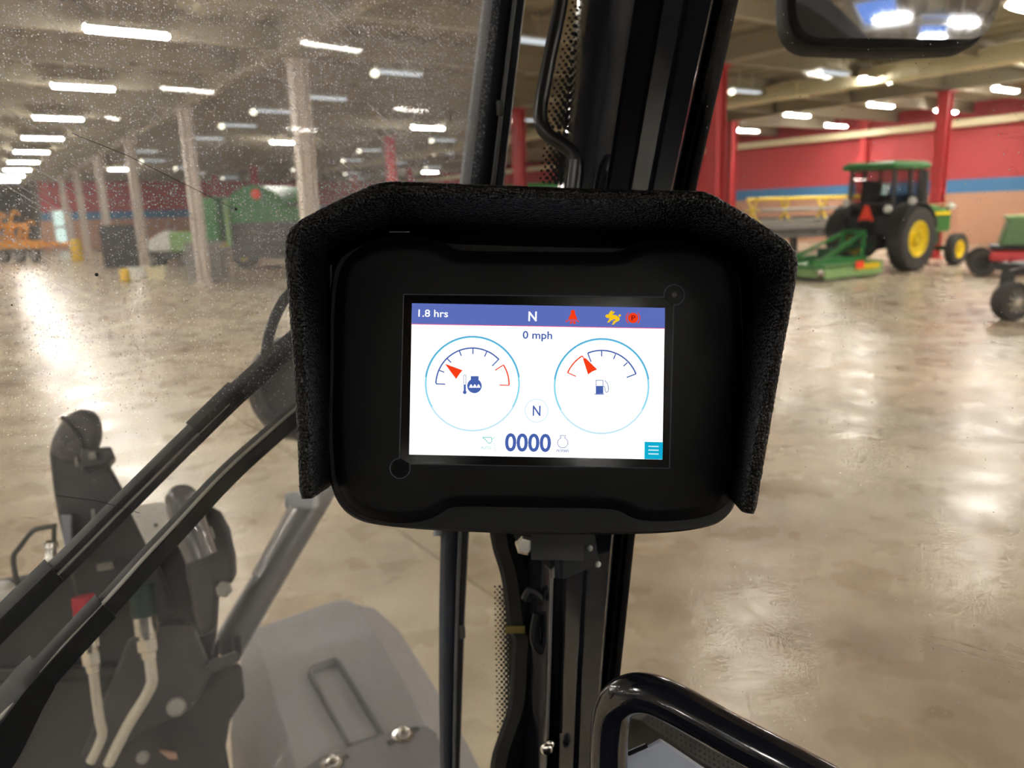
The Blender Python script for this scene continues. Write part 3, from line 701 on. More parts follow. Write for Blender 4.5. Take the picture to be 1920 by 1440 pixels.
# corner glass from the strip to the post
POST_L = [(-260, 1100), (0, 1072), (345, 1036), (700, 985), (1005, 950), (1265, 955), (1600, 940)]
ce = [WS(r_ - 6, y_, .004) for y_, l_, r_ in SEAL]
def post_left(y):
    for (y0, x0), (y1, x1) in zip(POST_L, POST_L[1:]):
        if y0 <= y <= y1: return x0 + (x1 - x0) * (y - y0) / (y1 - y0)
    return POST_L[-1][1]
pe = [K(post_left(y_) + 60, y_, .735) for y_, l_, r_ in SEAL]
mb = MB(); mb.loft([[a, b, b + VR * .004, a + VR * .004] for a, b in zip(ce, pe)])
o = mb.build('window_2', M_GL_S, None, smooth=0); struct(o); o['label'] = 'narrow corner glass beside the front post'
W2 = o
# dots of the frit band on that glass
def frit(parent, rows, seg=8):
    mb = MB()
    for c, r, ux, uy in rows:
        mb.poly([c + (ux * math.cos(2 * PI * j / seg) + uy * math.sin(2 * PI * j / seg)) * r for j in range(seg)])
    o = mb.build('frit_dots', M_FRIT, parent, smooth=0); o['kind'] = 'stuff'; return o
rows = []
def on_corner(px, py, lift=.0016):
    # the corner glass between strip and post is nearly flat: interpolate its depth
    for k in range(len(SEAL) - 1):
        if SEAL[k][0] <= py <= SEAL[k + 1][0]:
            t = (py - SEAL[k][0]) / (SEAL[k + 1][0] - SEAL[k][0])
            a = ce[k].lerp(ce[k + 1], t); b = pe[k].lerp(pe[k + 1], t)
            n = (b - a).cross(UZ).normalized()
            q = plane_hit(px, py, a, n); return q + (CAM - q).normalized() * lift
    return K(px, py, .7)
for (y0, y1, x0, x1, wd, step, big) in ((-10, 246, 1077, 1022, 30, 14.6, 5.0), (250, 350, 1024, 1012, 34, 14.0, 4.8), (1000, 1040, 950, 960, 20, 12, 4.0), (1100, 1385, 928, 934, 34, 10.5, 3.6)):
    n = int((y1 - y0) / step * 2)
    for k in range(n):
        y = y0 + k * step / 2; t = k / n
        for j in range(4):
            x = x0 + (x1 - x0) * t + (j + (.5 if k % 2 else 0)) * step * .86
            r = big * (.55 + .26 * j)
            q = on_corner(x, y); rows.append((q, r * (q - CAM).dot(FW) / FPX, RT, UP))
frit(W2, rows)
for (y0, y1, x0, x1) in ((-10, 246, 1118, 1062), (246, 350, 1062, 1052), (990, 1050, 975, 985), (1090, 1390, 962, 968)):
    mb = MB(); n_ = 8
    A_ = [on_corner(x0 + (x1 - x0) * k / n_, y0 + (y1 - y0) * k / n_) for k in range(n_ + 1)]
    B_ = [on_corner(x0 + 46 + (x1 - x0) * k / n_, y0 + (y1 - y0) * k / n_) for k in range(n_ + 1)]
    mb.loft([[a, b, b + (b - CAM).normalized() * .0008, a + (a - CAM).normalized() * .0008] for a, b in zip(A_, B_)]); mb.build('frit_band', M_FRIT, W2, smooth=0)

# A post: lofted profile; px positions of its edges per level, depths per edge
LV = [-260, -100, 0, 170, 345, 520, 700, 860, 1010, 1140, 1265, 1440, 1640]
def interp(tab, y):
    for (y0, x0), (y1, x1) in zip(tab, tab[1:]):
        if y0 <= y <= y1: return x0 + (x1 - x0) * (y - y0) / (y1 - y0)
    return tab[-1][1]
EL0 = [(-260, 1108), (0, 1080), (345, 1046), (700, 990), (1010, 958), (1265, 960), (1640, 935)]
EL1 = [(-260, 1132), (0, 1104), (345, 1066), (700, 1012), (1010, 985), (1265, 985), (1640, 965)]
EE = [(-260, 1236), (0, 1193), (345, 1140), (700, 1085), (1010, 1040), (1265, 1033), (1640, 1022)]
EB0 = [(-260, 1290), (0, 1246), (345, 1186), (700, 1118), (1010, 1064), (1265, 1052), (1640, 1040)]
EB1 = [(-260, 1398), (0, 1340), (345, 1266), (700, 1204), (1010, 1152), (1265, 1130), (1640, 1108)]
ES = [(-260, 1444), (0, 1385), (345, 1307), (700, 1244), (1010, 1190), (1265, 1163), (1640, 1135)]
loops = []; seal_loops = []
for y in LV:
    l0, l1, e, b0, b1, s_ = (interp(t, y) for t in (EL0, EL1, EE, EB0, EB1, ES))
    m1 = l1 + (e - l1) * .55
    loops.append([K(l0, y, .76), K(l0 + 4, y, .735), K(l1, y, .715), K(m1, y, .675), K(e - 9, y, .655), K(e - 3, y, .651), K(e + 2, y, .654), K(e + 5, y, .668), K(b0 - 5, y, .668), K(b0, y, .652), K(b0 + (b1 - b0) * .38, y, .640), K(b0 + (b1 - b0) * .46, y, .643), K(b1 - 6, y, .632), K(b1, y, .636), K(b1 + 2, y, .70), K(l0 + 40, y, .80)])
    sm = b1 + (s_ - b1) * .5
    seal_loops.append([K(b1 + 1, y, .66), K(b1 + 5, y, .646), K(sm - 6, y, .642), K(sm, y, .650), K(sm + 6, y, .644), K(s_ - 6, y, .648), K(s_, y, .66), K(s_ - 2, y, .69), K(b1 + 2, y, .69)])
PT = thing('cab_post', K(1040, 1500, .65), 'glossy black front corner post of the cab behind the display', 'cab post')
mb = MB(); mb.loft(loops); mb.build('post', M_PIL, PT, smooth=30)
mb = MB(); mb.loft(seal_loops); mb.build('door_seal', mat('matt_seal_rubber', srgb(7, 7, 8), .92, var=.15, scale=60, spec=.04, rvar=.05), PT, smooth=30)
# pale bead along the post edge, its highlight put into the colour
mb = MB(); mb.tube([K(interp(EE, y) - 3, y, .650) for y in range(1085, 1390, 20)], .0012, 6); mb.build('edge_highlight', mat('pale_edge', srgb(96, 92, 90), .35), PT)
# wavy wiring cover on the lower left of the post
lf = [(917, 990), (924, 1030), (938, 1075), (946, 1130), (952, 1180), (960, 1200), (958, 1240), (953, 1320), (934, 1380), (920, 1430), (916, 1520)]
wc = smooth_path([V((x_, y_, 0)) for x_, y_ in lf], 4)
mb = MB(); mb.loft([[K(p.x, p.y, .722), K(p.x + 8, p.y, .706), K(p.x + 30, p.y, .70), K(p.x + 52, p.y, .708), K(p.x + 60, p.y, .73)] for p in wc])
mb.build('wiring_cover', M_TRIM, PT)
mb = MB(); mb.box(K(966, 1180, .697), (.018, .004, .006), (RT, FW, UP)); mb.build('yellow_mark', mat('dull_yellow', srgb(96, 82, 24), .7), PT)
# small cast lugs
for pts in ([(985, 1125), (995, 1108), (1010, 1115), (1030, 1138)], [(1008, 1150), (1002, 1195), (1012, 1218), (1028, 1215)]):
    mb = MB(); mb.tube(smooth_path([K(x_, y_, .672) for x_, y_ in pts], 4), .0045, 8); mb.build('cable_loop', M_PLA, PT)
for x_, y_, r_ in ((1026, 1405, .006), (1032, 1396, .004)):
    mb = MB(); mb.sphere(K(x_, y_, .645), r_, sq=(1, .6, 1)); mb.build('screw', M_CHROME, PT)
# roof, rear and far sides of the cab
CR = []
def cab_block(name, u0, u1, v0, v1, z0, z1, m, label):
    mb = MB(); mb.prism([C(u0, v0, z0), C(u1, v0, z0), C(u1, v1, z0), C(u0, v1, z0)], (0, 0, z1 - z0)); o = mb.build(name, m, None, smooth=0, bevel=.01); struct(o); o['label'] = label
cab_block('ceiling_cab', -.95, .72, -.92, .62, .50, .62, M_LINE, 'grey roof lining of the cab')
cab_block('floor_cab', -.95, .62, -.92, .52, -1.45, -1.38, M_TRIM, 'dark cab floor')
cab_block('wall_cab_rear', -1.0, -.95, -.92, .52, -1.45, -.25, M_TRIM, 'dark lower rear panel of the cab')
cab_block('wall_cab_left', -.95, .60, -.95, -.90, -1.45, -.45, M_TRIM, 'dark lower left panel of the cab')
for k, (u_, v_) in enumerate(((-.95, -.9), (-.95, .47), (.58, -.9), (-.3, -.9))):
    cab_block('trim_cab_%d' % (k + 1), u_ - .04, u_ + .05, v_ - .04, v_ + .05, -1.45, .52, M_PIL, 'black rear post of the cab')
# side glass from post to the right
SDL = [(-260, 1440), (0, 1380), (345, 1303), (700, 1240), (1010, 1186), (1265, 1160), (1640, 1132)]
el = [SD(x_ - 26, y_) for y_, x_ in SDL]
er = [C(-.25, V_SD, el[-1].z - CAM.z), C(-.25, V_SD, el[0].z - CAM.z)]
pane('window_3', el + er, VR, (M_GL_S, M_GL_I), 'clear side window of the cab door')
W3 = bpy.data.objects['window_3']
rows = []
for k in range(22):
    t = k / 21
    for j in range(3):
        x = 1215 + t * 185 - j * 4 + (j % 2) * 4.4; y = 1343 + t * 105 + j * 8 + (j % 2) * 2.5
        q = SD(x, y, -.001); rows.append((q, (2.4 - .0 * j) * (q - CAM).dot(FW) / FPX, VF, UZ))
o = frit(W3, rows)
# lower black door panel under the glass edge
ld = [(1150, 1340), (1200, 1350), (1290, 1412), (1400, 1480), (1560, 1580), (1560, 1800), (1150, 1800)]
mb = MB(); mb.prism([SD(x_, y_, .008) for x_, y_ in ld], VR * .03); o = mb.build('door_2', M_FRIT, None, smooth=0); struct(o); o['label'] = 'black lower panel of the cab door'

M_SCR = mat('pale_scratch', srgb(226, 220, 205), .6); M_SCRD = mat('dark_scratch', srgb(26, 24, 22), .7)
for pts in ([(1722, 1195), (1800, 1222), (1920, 1256)], [(1745, 1192), (1830, 1214), (1920, 1242)], [(1882, 1216), (1925, 1232)], [(1890, 1207), (1930, 1220)]):
    mb = MB(); mb.tube([SD(x_, y_, -.0004) for x_, y_ in pts], .00022, 5); mb.build('scratch', M_SCR, W3)
W1_ = bpy.data.objects['window_1']
for pts in ([(135, 250), (240, 292), (340, 342), (438, 391)], [(105, 929), (180, 938), (262, 962)]):
    mb = MB(); mb.tube([WS(x_, y_, -.0004) for x_, y_ in pts], .00022, 5); mb.build('scratch', M_SCRD, W1_)
for x_, y_, r_ in ((181, 515, .0013), (442, 392, .0012), (22, 572, .0006), (412, 627, .0006)):
    mb = MB(); mb.sphere(WS(x_, y_, -.0006), r_, 8, 5); mb.build('fly_speck', M_SCRD, W1_)

# bent black hose on the post
HS = thing('bent_rod', K(1080, 360, .66), 'bent black rod running down in front of the post', 'rod')
pts = [(1075, -120), (1060, -40), (1047, 30), (1030, 110), (1017, 180), (1013, 215), (1018, 240), (1034, 258), (1058, 273), (1074, 288), (1081, 308), (1080, 335), (1074, 380)]
mb = MB(); mb.tube(smooth_path([K(x_, y_, .672) for x_, y_ in pts], 5), .0062, 14); mb.build('rod', mat('satin_black', srgb(20, 20, 22), .3), HS)
mb = MB(); mb.tube([K(1076, 300, .664), K(1066, 380, .664)], .0035, 8); mb.build('clip', mat('clip_grey', srgb(80, 80, 82), .4), HS)

# display bracket under the monitor
BK = thing('display_bracket', K(1040, 1080, .60), 'dark folded metal bracket holding the display to the post', 'bracket')
mb = MB(); mb.prism([K(x_, y_, .60) for x_, y_ in ((958, 985), (1036, 985), (1040, 1075), (1030, 1066), (1002, 1040), (970, 1022))], FW * .003); mb.build('side_plate', M_TRIM, BK)
mb = MB(); mb.prism([K(x_, y_, .60) for x_, y_ in ((1052, 985), (1112, 985), (1123, 1050), (1122, 1058), (1056, 1086))], FW * .003); mb.build('side_plate', M_TRIM, BK)
mb = MB(); mb.loft([[K(x_, y_, d_) for x_, d_ in ((1032, .602), (1040, .585), (1048, .585), (1056, .602))] for y_ in (985, 1084)]); mb.build('fold', M_PIL, BK)
mb = MB(); mb.lathe(K(984, 1020, .6), -FW, [(.008, 0), (.008, .006), (.006, .008)], 6); mb.build('nut', M_CHROME, BK, smooth=20)
mb = MB(); mb.bar(K(1040, 960, .585), K(1040, 960, .505), .05, .03, up=UP); mb.bar(K(1045, 1000, .585), K(1045, 1000, .645), .04, .04, up=UP); mb.build('arm', M_TRIM, BK)
for x_, y_ in ((1106, 1028), (1121, 1058)):
    mb = MB(); mb.sphere(K(x_, y_, .598), .0025); mb.build('rivet', M_GREY, BK)

# grab rail at the lower right
GR = thing('grab_rail', K(1142, 1520, .52), 'glossy black bent grab rail by the side window', 'grab rail')
gp_ = [(1140, 1560, .53), (1141, 1450, .525), (1143, 1375, .52), (1152, 1325, .515), (1180, 1302, .505), (1222, 1302, .495), (1275, 1325, .485), (1370, 1378, .47), (1480, 1436, .455), (1620, 1512, .44), (1760, 1590, .425)]
mb = MB(); mb.tube(smooth_path([K(*p) for p in gp_], 6), .0128, 24); mb.build('rail', M_PIL, GR)
mb = MB(); mb.lathe(K(1140, 1556, .53), UP, [(.03, -.006), (.03, 0), (.02, .004)], 20); mb.build('foot_flange', M_PIL, GR)
# grey plastic box corner under it
GB = thing('console_corner', K(1250, 1440, .56), 'pale grey plastic console corner below the grab rail', 'console')
mb = MB(); mb.prism([K(x_, y_, .56) for x_, y_ in ((1176, 1415), (1212, 1399), (1216, 1404), (1240, 1390), (1262, 1404), (1330, 1450), (1330, 1540), (1176, 1540))], FW * .006); mb.build('shell', mat('blue_grey_plastic', srgb(140, 146, 160), .5), GB, bevel=.002)
mb = MB(); mb.bar(K(1177, 1414, .559), K(1214, 1398, .559), .002, .002); mb.build('seam', M_TRIM, GB)

# mirror outside the side window
MR = thing('rear_view_mirror', K(1665, -80, .92), 'black framed rear view mirror outside the side window', 'mirror')
mo = [(1462, -190), (1465, -60), (1467, 20), (1473, 58), (1488, 82), (1512, 94), (1548, 97), (1660, 100), (1780, 98), (1818, 90), (1842, 68), (1860, 30), (1878, -40), (1900, -190)]
def off_px(pts, d):
    n = len(pts); out = []
    A = sum(pts[i][0] * pts[(i + 1) % n][1] - pts[(i + 1) % n][0] * pts[i][1] for i in range(n)); sg = 1 if A > 0 else -1
    for i in range(n):
        a, b = pts[i - 1], pts[(i + 1) % n]; tx, ty = b[0] - a[0], b[1] - a[1]; l = math.hypot(tx, ty) or 1
        out.append((pts[i][0] - sg * ty / l * d, pts[i][1] + sg * tx / l * d))
    return out
mo_s = [(p.x, p.y) for p in smooth_path([V((x_, y_, 0)) for x_, y_ in mo], 4, True)]
MD = .92
MCEN = K(1670, -40, MD)
def mpt(x_, y_, t):         # point on the mirror's tilted plane, t metres behind its face
    n = MN; q = plane_hit(x_, y_, MCEN, n); return q - n * t
MN = (-(FW) + RT * 0.07 - UP * 0.08).normalized()
mb = MB(); inn = off_px(mo_s, 10)
mb.loft([[mpt(x_, y_, -.001) for x_, y_ in inn], [mpt(x_, y_, -.006) for x_, y_ in off_px(mo_s, 5)], [mpt(x_, y_, 0) for x_, y_ in mo_s], [mpt(x_, y_, .02) for x_, y_ in mo_s], [mpt(x_, y_, .045) for x_, y_ in off_px(mo_s, 45)]])
mb.build('mirror_housing', M_RUB, MR)
mg = bpy.data.materials.new('mirror_glass'); mg.use_nodes = True
b_ = mg.node_tree.nodes['Principled BSDF']; b_.inputs['Metallic'].default_value = 1; b_.inputs['Roughness'].default_value = .06; b_.inputs['Base Color'].default_value = (.52, .55, .62, 1)
MRAD = 0.6                                  # radius of the bulging glass
pts_ = [mpt(x_, y_, 0) for x_, y_ in inn]; mc = sum(pts_, V()) / len(pts_); rmax = max((p - mc).length for p in pts_)
def bulge(p): d_ = (p - mc).length; return p + MN * (.0015 + (rmax ** 2 - d_ ** 2) / (2 * MRAD) * .9)
mb = MB(); NR = 14
mb.loft([[bulge(mc.lerp(p, max(k, .02) / NR)) for p in pts_] for k in range(NR, -1, -1)]); mb.build('mirror_glass', mg, MR, smooth=60)
def mirror_sees(px, py, z):                 # where the mirror's reflection meets a height
    p = plane_hit(px, py, MCEN, MN); r_ = (p - CAM).normalized(); n_ = (MN + (p - mc) / MRAD * .9).normalized()
    q = r_ - n_ * 2 * r_.dot(n_); return p + q * ((z - p.z) / q.z), q
mb = MB(); mb.tube([mpt(1700, -150, .03), mpt(1700, -320, .06), mpt(1500, -420, .08)], .012, 10); mb.build('mirror_arm', M_RUB, MR)

# ================================================================ THE DISPLAY
DD = .466
def D(px, py, t=0.0): return K(px, py, DD) + FW * t
DX = (RT * math.cos(math.radians(1)) - UP * math.sin(math.radians(1))); DY = (UP * math.cos(math.radians(1)) + RT * math.sin(math.radians(1)))
DP = thing('display_monitor', D(1000, 1005, .02), 'black machine display monitor with a lit gauge screen', 'monitor')
body = [(608, 700), (609, 600), (613, 530), (624, 486), (651, 461), (690, 446), (740, 440), (792, 441), (822, 452), (852, 468), (890, 472), (1000, 474), (1110, 475), (1160, 474), (1192, 464), (1222, 453), (1262, 450), (1311, 458), (1360, 472), (1388, 497), (1401, 538), (1405, 620), (1407, 709), (1404, 800), (1399, 890), (1389, 945), (1370, 975), (1335, 994), (1253, 1006), (1120, 1009), (1000, 1009), (880, 1004), (782, 999), (700, 990), (660, 978), (632, 955), (614, 917), (607, 860), (605, 800)]
bs = [(p.x, p.y) for p in smooth_path([V((x_, y_, 0)) for x_, y_ in body], 4, True)]
mb = MB()
mb.loft([[D(x_, y_, .036) for x_, y_ in off_px(bs, 14)], [D(x_, y_, .030) for x_, y_ in off_px(bs, 3)], [D(x_, y_, .012) for x_, y_ in bs], [D(x_, y_, .009) for x_, y_ in off_px(bs, 1.5)], [D(x_, y_, .006) for x_, y_ in off_px(bs, 7)]])
mb.build('back_shell', M_PLA, DP, smooth=50)
face = [(640, 700), (641, 600), (645, 540), (655, 502), (680, 478), (715, 466), (770, 463), (812, 468), (840, 484), (875, 490), (1000, 492), (1130, 493), (1172, 490), (1205, 474), (1255, 468), (1310, 474), (1350, 490), (1370, 520), (1376, 570), (1377, 709), (1373, 860), (1364, 918), (1342, 945), (1300, 958), (1240, 962), (1200, 958), (1170, 944), (1130, 938), (1000, 936), (880, 934), (836, 938), (800, 958), (752, 966), (700, 958), (662, 938), (646, 900), (640, 850), (638, 780)]
fs = [(p.x, p.y) for p in smooth_path([V((x_, y_, 0)) for x_, y_ in face], 4, True)]
mb = MB()
mb.loft([[D(x_, y_, .0075) for x_, y_ in off_px(fs, -24)], [D(x_, y_, .0035) for x_, y_ in off_px(fs, -10)], [D(x_, y_, .0008) for x_, y_ in fs], [D(x_, y_, 0) for x_, y_ in off_px(fs, 8)]])
mb.build('front_bezel', M_PLA, DP, smooth=50)
# recessed glass field with its raised outline
fld = [(757, 552), (1244, 557), (1262, 574), (1254, 878), (770, 871), (750, 858)]
mb = MB(); mb.prism([D(x_, y_, -.0002) for x_, y_ in fld], FW * .002); mb.build('screen_surround', mat('gloss_display_black', srgb(3, 3, 5), .12, var=.05, rvar=.02, spec=.2), DP, smooth=0)
def circ(cx, cy, r, a0, a1, n=20): return [(cx + r * math.cos(math.radians(a0 + (a1 - a0) * k / n)), cy + r * math.sin(math.radians(a0 + (a1 - a0) * k / n))) for k in range(n + 1)]
M_RIDGE = mat('bezel_ridge', srgb(74, 78, 88), .3, var=.1)
mb = MB(); mb.tube([D(x_, y_, -.0003) for x_, y_ in [(757, 552), (1244, 557)] + circ(1264, 553, 19, 170, 452) + [(1263, 575), (1255, 878)]], .00035, 6); mb.build('ridge', M_RIDGE, DP)
mb = MB(); mb.tube([D(x_, y_, -.0003) for x_, y_ in [(757, 552), (749, 859)] + circ(750, 878, 19, -90, -382) + [(770, 870), (1255, 878)]], .0003, 6); mb.build('ridge', M_RIDGE, DP)
mb = MB(); mb.lathe(D(1264, 553, .0012), -FW, [(17 * DD / FPX, 0), (17 * DD / FPX, .001), (13 * DD / FPX, .0014)], 28); sn = mb.build('light_sensor', M_PLA, DP)
mb = MB(); mb.lathe(D(1264, 553, -.0002), -FW, [(6 * DD / FPX, 0), (5 * DD / FPX, .0006)], 18); mb.build('lens', mat('sensor_grey', srgb(48, 48, 50), .3), sn)
mb = MB(); mb.lathe(D(750, 878, .0012), -FW, [(17 * DD / FPX, 0), (17 * DD / FPX, .001), (15 * DD / FPX, .0012)], 28); mb.build('round_boss', M_PLA, DP)
# seam clips at the left side
for x_, y0, y1 in ((613, 492, 536), (606, 760, 805)):
    mb = MB(); mb.bar(D(x_, y0, .011), D(x_ - 1, y1, .011), .0008, .001); mb.build('side_clip', mat('pale_edge', srgb(96, 92, 90), .35), DP)
# --- lit screen
S8 = 500 / 1920
def S(zx, zy, lay=1): return D(760 + zx * S8, 560 + zy * S8, -.0004 - .00012 * lay)
EX = 1.0 / 2 ** EXPO
def ui(name, r, g, b, k=1.0):
    return emit('screen_' + name, srgb(r, g, b), EX * k)
U_WHITE = ui('white', 254, 255, 255, 1.15); U_BAR = ui('bar', 92, 110, 186); U_NAVY = ui('navy', 72, 98, 172); U_RED = ui('red', 246, 62, 24); U_PINK = ui('pink', 232, 92, 140)
U_CYAN = ui('cyan', 120, 214, 236); U_RING = ui('ring', 82, 170, 214); U_PALE = ui('pale', 196, 232, 244); U_YEL = ui('yellow', 246, 200, 28); U_TEAL = ui('teal', 16, 172, 208); U_MINT = ui('mint', 96, 206, 196); U_DK = ui('dark', 120, 22, 20); U_TINT = ui('tint', 246, 253, 255)
mb = MB(); mb.prism([S(48, 33, 0), S(1868, 67, 0), S(1850, 1158, 0), S(28, 1122, 0)], FW * .0002); SCR = mb.build('screen', U_WHITE, DP, smooth=0)
def upoly(name, m, polys, lay=1):
    mb = MB()
    for p in polys: mb.poly([S(x_, y_, lay) for x_, y_ in p])
    return mb.build(name, m, SCR, smooth=0)
# correct for the part offset: children of screen use the display's location
def seg_(a, b, w_):
    dx, dy = b[0] - a[0], b[1] - a[1]; l = math.hypot(dx, dy); nx, ny = -dy / l * w_ / 2, dx / l * w_ / 2
    return [(a[0] + nx, a[1] + ny), (b[0] + nx, b[1] + ny), (b[0] - nx, b[1] - ny), (a[0] - nx, a[1] - ny)]
def arc_(cx, cy, r, w_, a0, a1, n=40):
    out = []
    for k in range(n):
        t0 = math.radians(a0 + (a1 - a0) * k / n); t1 = math.radians(a0 + (a1 - a0) * (k + 1) / n)
        o_, i_ = r + w_ / 2, r - w_ / 2
        out.append([(cx + o_ * math.cos(t0), cy - o_ * math.sin(t0)), (cx + o_ * math.cos(t1), cy - o_ * math.sin(t1)), (cx + i_ * math.cos(t1), cy - i_ * math.sin(t1)), (cx + i_ * math.cos(t0), cy - i_ * math.sin(t0))])
    return out
def disc_(cx, cy, r, n=32): return [(cx + r * math.cos(2 * PI * k / n), cy + r * math.sin(2 * PI * k / n)) for k in range(n)]
def utext(s, m, x0, y0, x1, y1, lay=2, bold=0.0, name='lettering'):
    cu = bpy.data.curves.new('t', 'FONT'); cu.body = s; cu.offset = bold; cu.resolution_u = 4
    ob = bpy.data.objects.new('t', cu); col.objects.link(ob)
    bpy.context.view_layer.update()
    me = bpy.data.meshes.new_from_object(ob.evaluated_get(bpy.context.evaluated_depsgraph_get()))
    bpy.data.objects.remove(ob)
    xs = [v.co.x for v in me.vertices]; ys = [v.co.y for v in me.vertices]
    a, b, c, d = min(xs), max(xs), min(ys), max(ys)
    mb = MB()
    sl = math.tan(math.radians(1))
    pts = []
    for v in me.vertices:
        fx = (v.co.x - a) / (b - a); fy = (v.co.y - c) / (d - c)
        X = x0 + fx * (x1 - x0); Y = y1 + (y0 - y1) * fy
        X2 = X - sl * (Y - (y0 + y1) / 2); Y2 = Y + sl * (X - (x0 + x1) / 2)
        pts.append(S(X2, Y2, lay))
    mb.add(pts, [tuple(p.vertices) for p in me.polygons]); bpy.data.meshes.remove(me)
    return mb.build(name, m, SCR, smooth=0)
upoly('status_bar', U_BAR, [[(48, 33), (1868, 67), (1867, 213), (46, 181)]])
upoly('status_line', U_PINK, [seg_((46, 183), (1867, 215), 5)], 2)
utext('1.8 hrs', U_WHITE, 95, 80, 308, 133, bold=.012); utext('N', U_WHITE, 886, 93, 946, 163, bold=.02)
utext('0 mph', U_NAVY, 845, 234, 1057, 308, bold=.016); utext('N', U_NAVY, 917, 770, 973, 844, bold=.012)
utext('0000', U_NAVY, 718, 970, 1048, 1102, bold=.022); utext('n/min', U_NAVY, 1090, 1079, 1175, 1104, bold=.004)
utext('AUTO', U_MINT, 543, 1063, 617, 1082, bold=.0)
# seat belt warning
upoly('seat_belt_icon', U_RED, [disc_(1206, 97, 16, 16), [(1190, 108), (1222, 108), (1238, 150), (1228, 162), (1184, 160), (1172, 148)], seg_((1153, 166), (1186, 150), 8), seg_((1250, 168), (1226, 152), 8), [(1186, 164), (1226, 166), (1222, 184), (1212, 184), (1208, 172), (1198, 172), (1194, 182), (1184, 182)]], 3)
upoly('seat_belt_line', U_BAR, [seg_((1172, 152), (1236, 154), 4)], 4)
ell = lambda cx, cy, rx, ry, rot=0: [(cx + rx * math.cos(t) * math.cos(rot) - ry * math.sin(t) * math.sin(rot), cy + rx * math.cos(t) * math.sin(rot) + ry * math.sin(t) * math.cos(rot)) for t in (2 * PI * k / 24 for k in range(24))]
upoly('rabbit_icon', U_YEL, [ell(1457, 127, 18, 13, .2), [(1458, 118), (1474, 92), (1490, 85), (1492, 92), (1474, 118)], [(1468, 120), (1488, 98), (1505, 92), (1506, 99), (1484, 122)], ell(1500, 138, 38, 21, .15), ell(1520, 146, 22, 20), disc_(1542, 122, 9, 14), [(1470, 144), (1486, 154), (1466, 172), (1452, 174), (1456, 166)], [(1496, 152), (1530, 156), (1510, 176), (1500, 187), (1484, 187), (1494, 174)]], 3)
upoly('rabbit_mark', U_BAR, [[(1488, 150), (1512, 150), (1500, 164)]], 4)
upoly('parking_icon', U_RED, [disc_(1638, 140, 37)] + arc_(1638, 140, 49, 7, -50, 50, 12) + arc_(1638, 140, 49, 7, 130, 230, 12), 3)
utext('P', U_DK, 1626, 122, 1655, 157, lay=4, bold=.01)
# gauges
def gauge_ring(cx, cy, r):
    upoly('gauge_ring', U_PALE, arc_(cx, cy, r, 11, 0, 360, 72), 1)
    upoly('gauge_ring', U_CYAN, arc_(cx, cy, r - 4, 8, -30, 210, 60), 2)
    upoly('gauge_ring', U_RING, arc_(cx, cy, r + 1, 9, 8, 172, 50), 3)
gauge_ring(483, 612, 338); gauge_ring(1412, 630, 340)
upoly('gauge_scale', U_NAVY, arc_(483, 618, 262, 10, 178, 43, 36) + [seg_((220, 613), (288, 616), 8), seg_((672, 437), (626, 484), 8), seg_((244, 516), (281, 530), 8), seg_((302, 432), (330, 461), 8), seg_((390, 377), (404, 413), 8), seg_((487, 356), (487, 399), 8), seg_((587, 381), (571, 417), 8)], 2)
upoly('gauge_red_zone', U_RED, arc_(483, 618, 264, 9, 32, -1, 14) + [seg_((707, 477), (648, 515), 7), seg_((747, 624), (678, 622), 7)], 2)
upoly('gauge_needle', U_RED, [[(288, 472), (300, 474), (412, 516), (388, 545), (366, 578)]], 3)
upoly('gauge_scale', U_NAVY, arc_(1412, 638, 265, 10, 112, 21, 26) + [seg_((1312, 391), (1336, 455), 8), seg_((1658, 542), (1593, 567), 8), seg_((1413, 373), (1413, 416), 8), seg_((1513, 400), (1498, 435), 8), seg_((1598, 460), (1570, 486), 8)], 2)
upoly('gauge_red_zone', U_RED, arc_(1412, 638, 265, 9, 157, 122, 14) + [seg_((1168, 533), (1228, 560), 7), seg_((1270, 412), (1296, 440), 7)], 2)
upoly('gauge_needle', U_RED, [[(1278, 432), (1298, 429), (1380, 510), (1345, 524), (1315, 546)]], 3)
# coolant icon
upoly('coolant_icon', U_NAVY, [disc_(498, 628, 52), [(472, 558), (528, 558), (528, 592), (472, 592)], disc_(428, 674, 13, 16), [(421, 618), (436, 618), (436, 668), (421, 668)]] + [seg_((420, 556), (420, 620), 3), seg_((437, 556), (437, 620), 3)] + arc_(428.5, 557, 8.5, 3, 0, 180, 8), 2)
upoly('coolant_waves', U_WHITE, [[(458 + k * 27, 641), (470 + k * 27, 617), (476 + k * 27, 617), (486 + k * 27, 632), (486 + k * 27, 641)] for k in range(3)], 3)
# fuel icon
upoly('fuel_icon', U_NAVY, [[(1371, 628), (1424, 628), (1424, 684), (1371, 684)], seg_((1362, 687), (1429, 688), 6)] + [seg_(a, b, 4) for a, b in (((1371, 588), (1424, 588)), ((1373, 586), (1373, 630)), ((1422, 586), (1422, 630)))] + [seg_(a, b, 4) for a, b in zip([(1424, 630), (1434, 634), (1438, 664), (1446, 675), (1458, 670), (1461, 655), (1457, 615), (1437, 590)], [(1434, 634), (1438, 664), (1446, 675), (1458, 670), (1461, 655), (1457, 615), (1437, 590), (1437, 588)])], 2)
upoly('gear_badge_ring', U_PALE, arc_(944, 806, 82, 5, 0, 360, 48), 2)
upoly('engine_icon', U_NAVY, arc_(1133, 1037, 37, 3.5, 70, -250, 30) + [seg_(a, b, 3.5) for a, b in (((1113, 986), (1155, 986)), ((1115, 986), (1121, 1003)), ((1153, 986), (1146, 1003)))], 2)
bk = [(556, 998), (620, 998), (624, 1026), (612, 1040), (598, 1040), (578, 1016)]
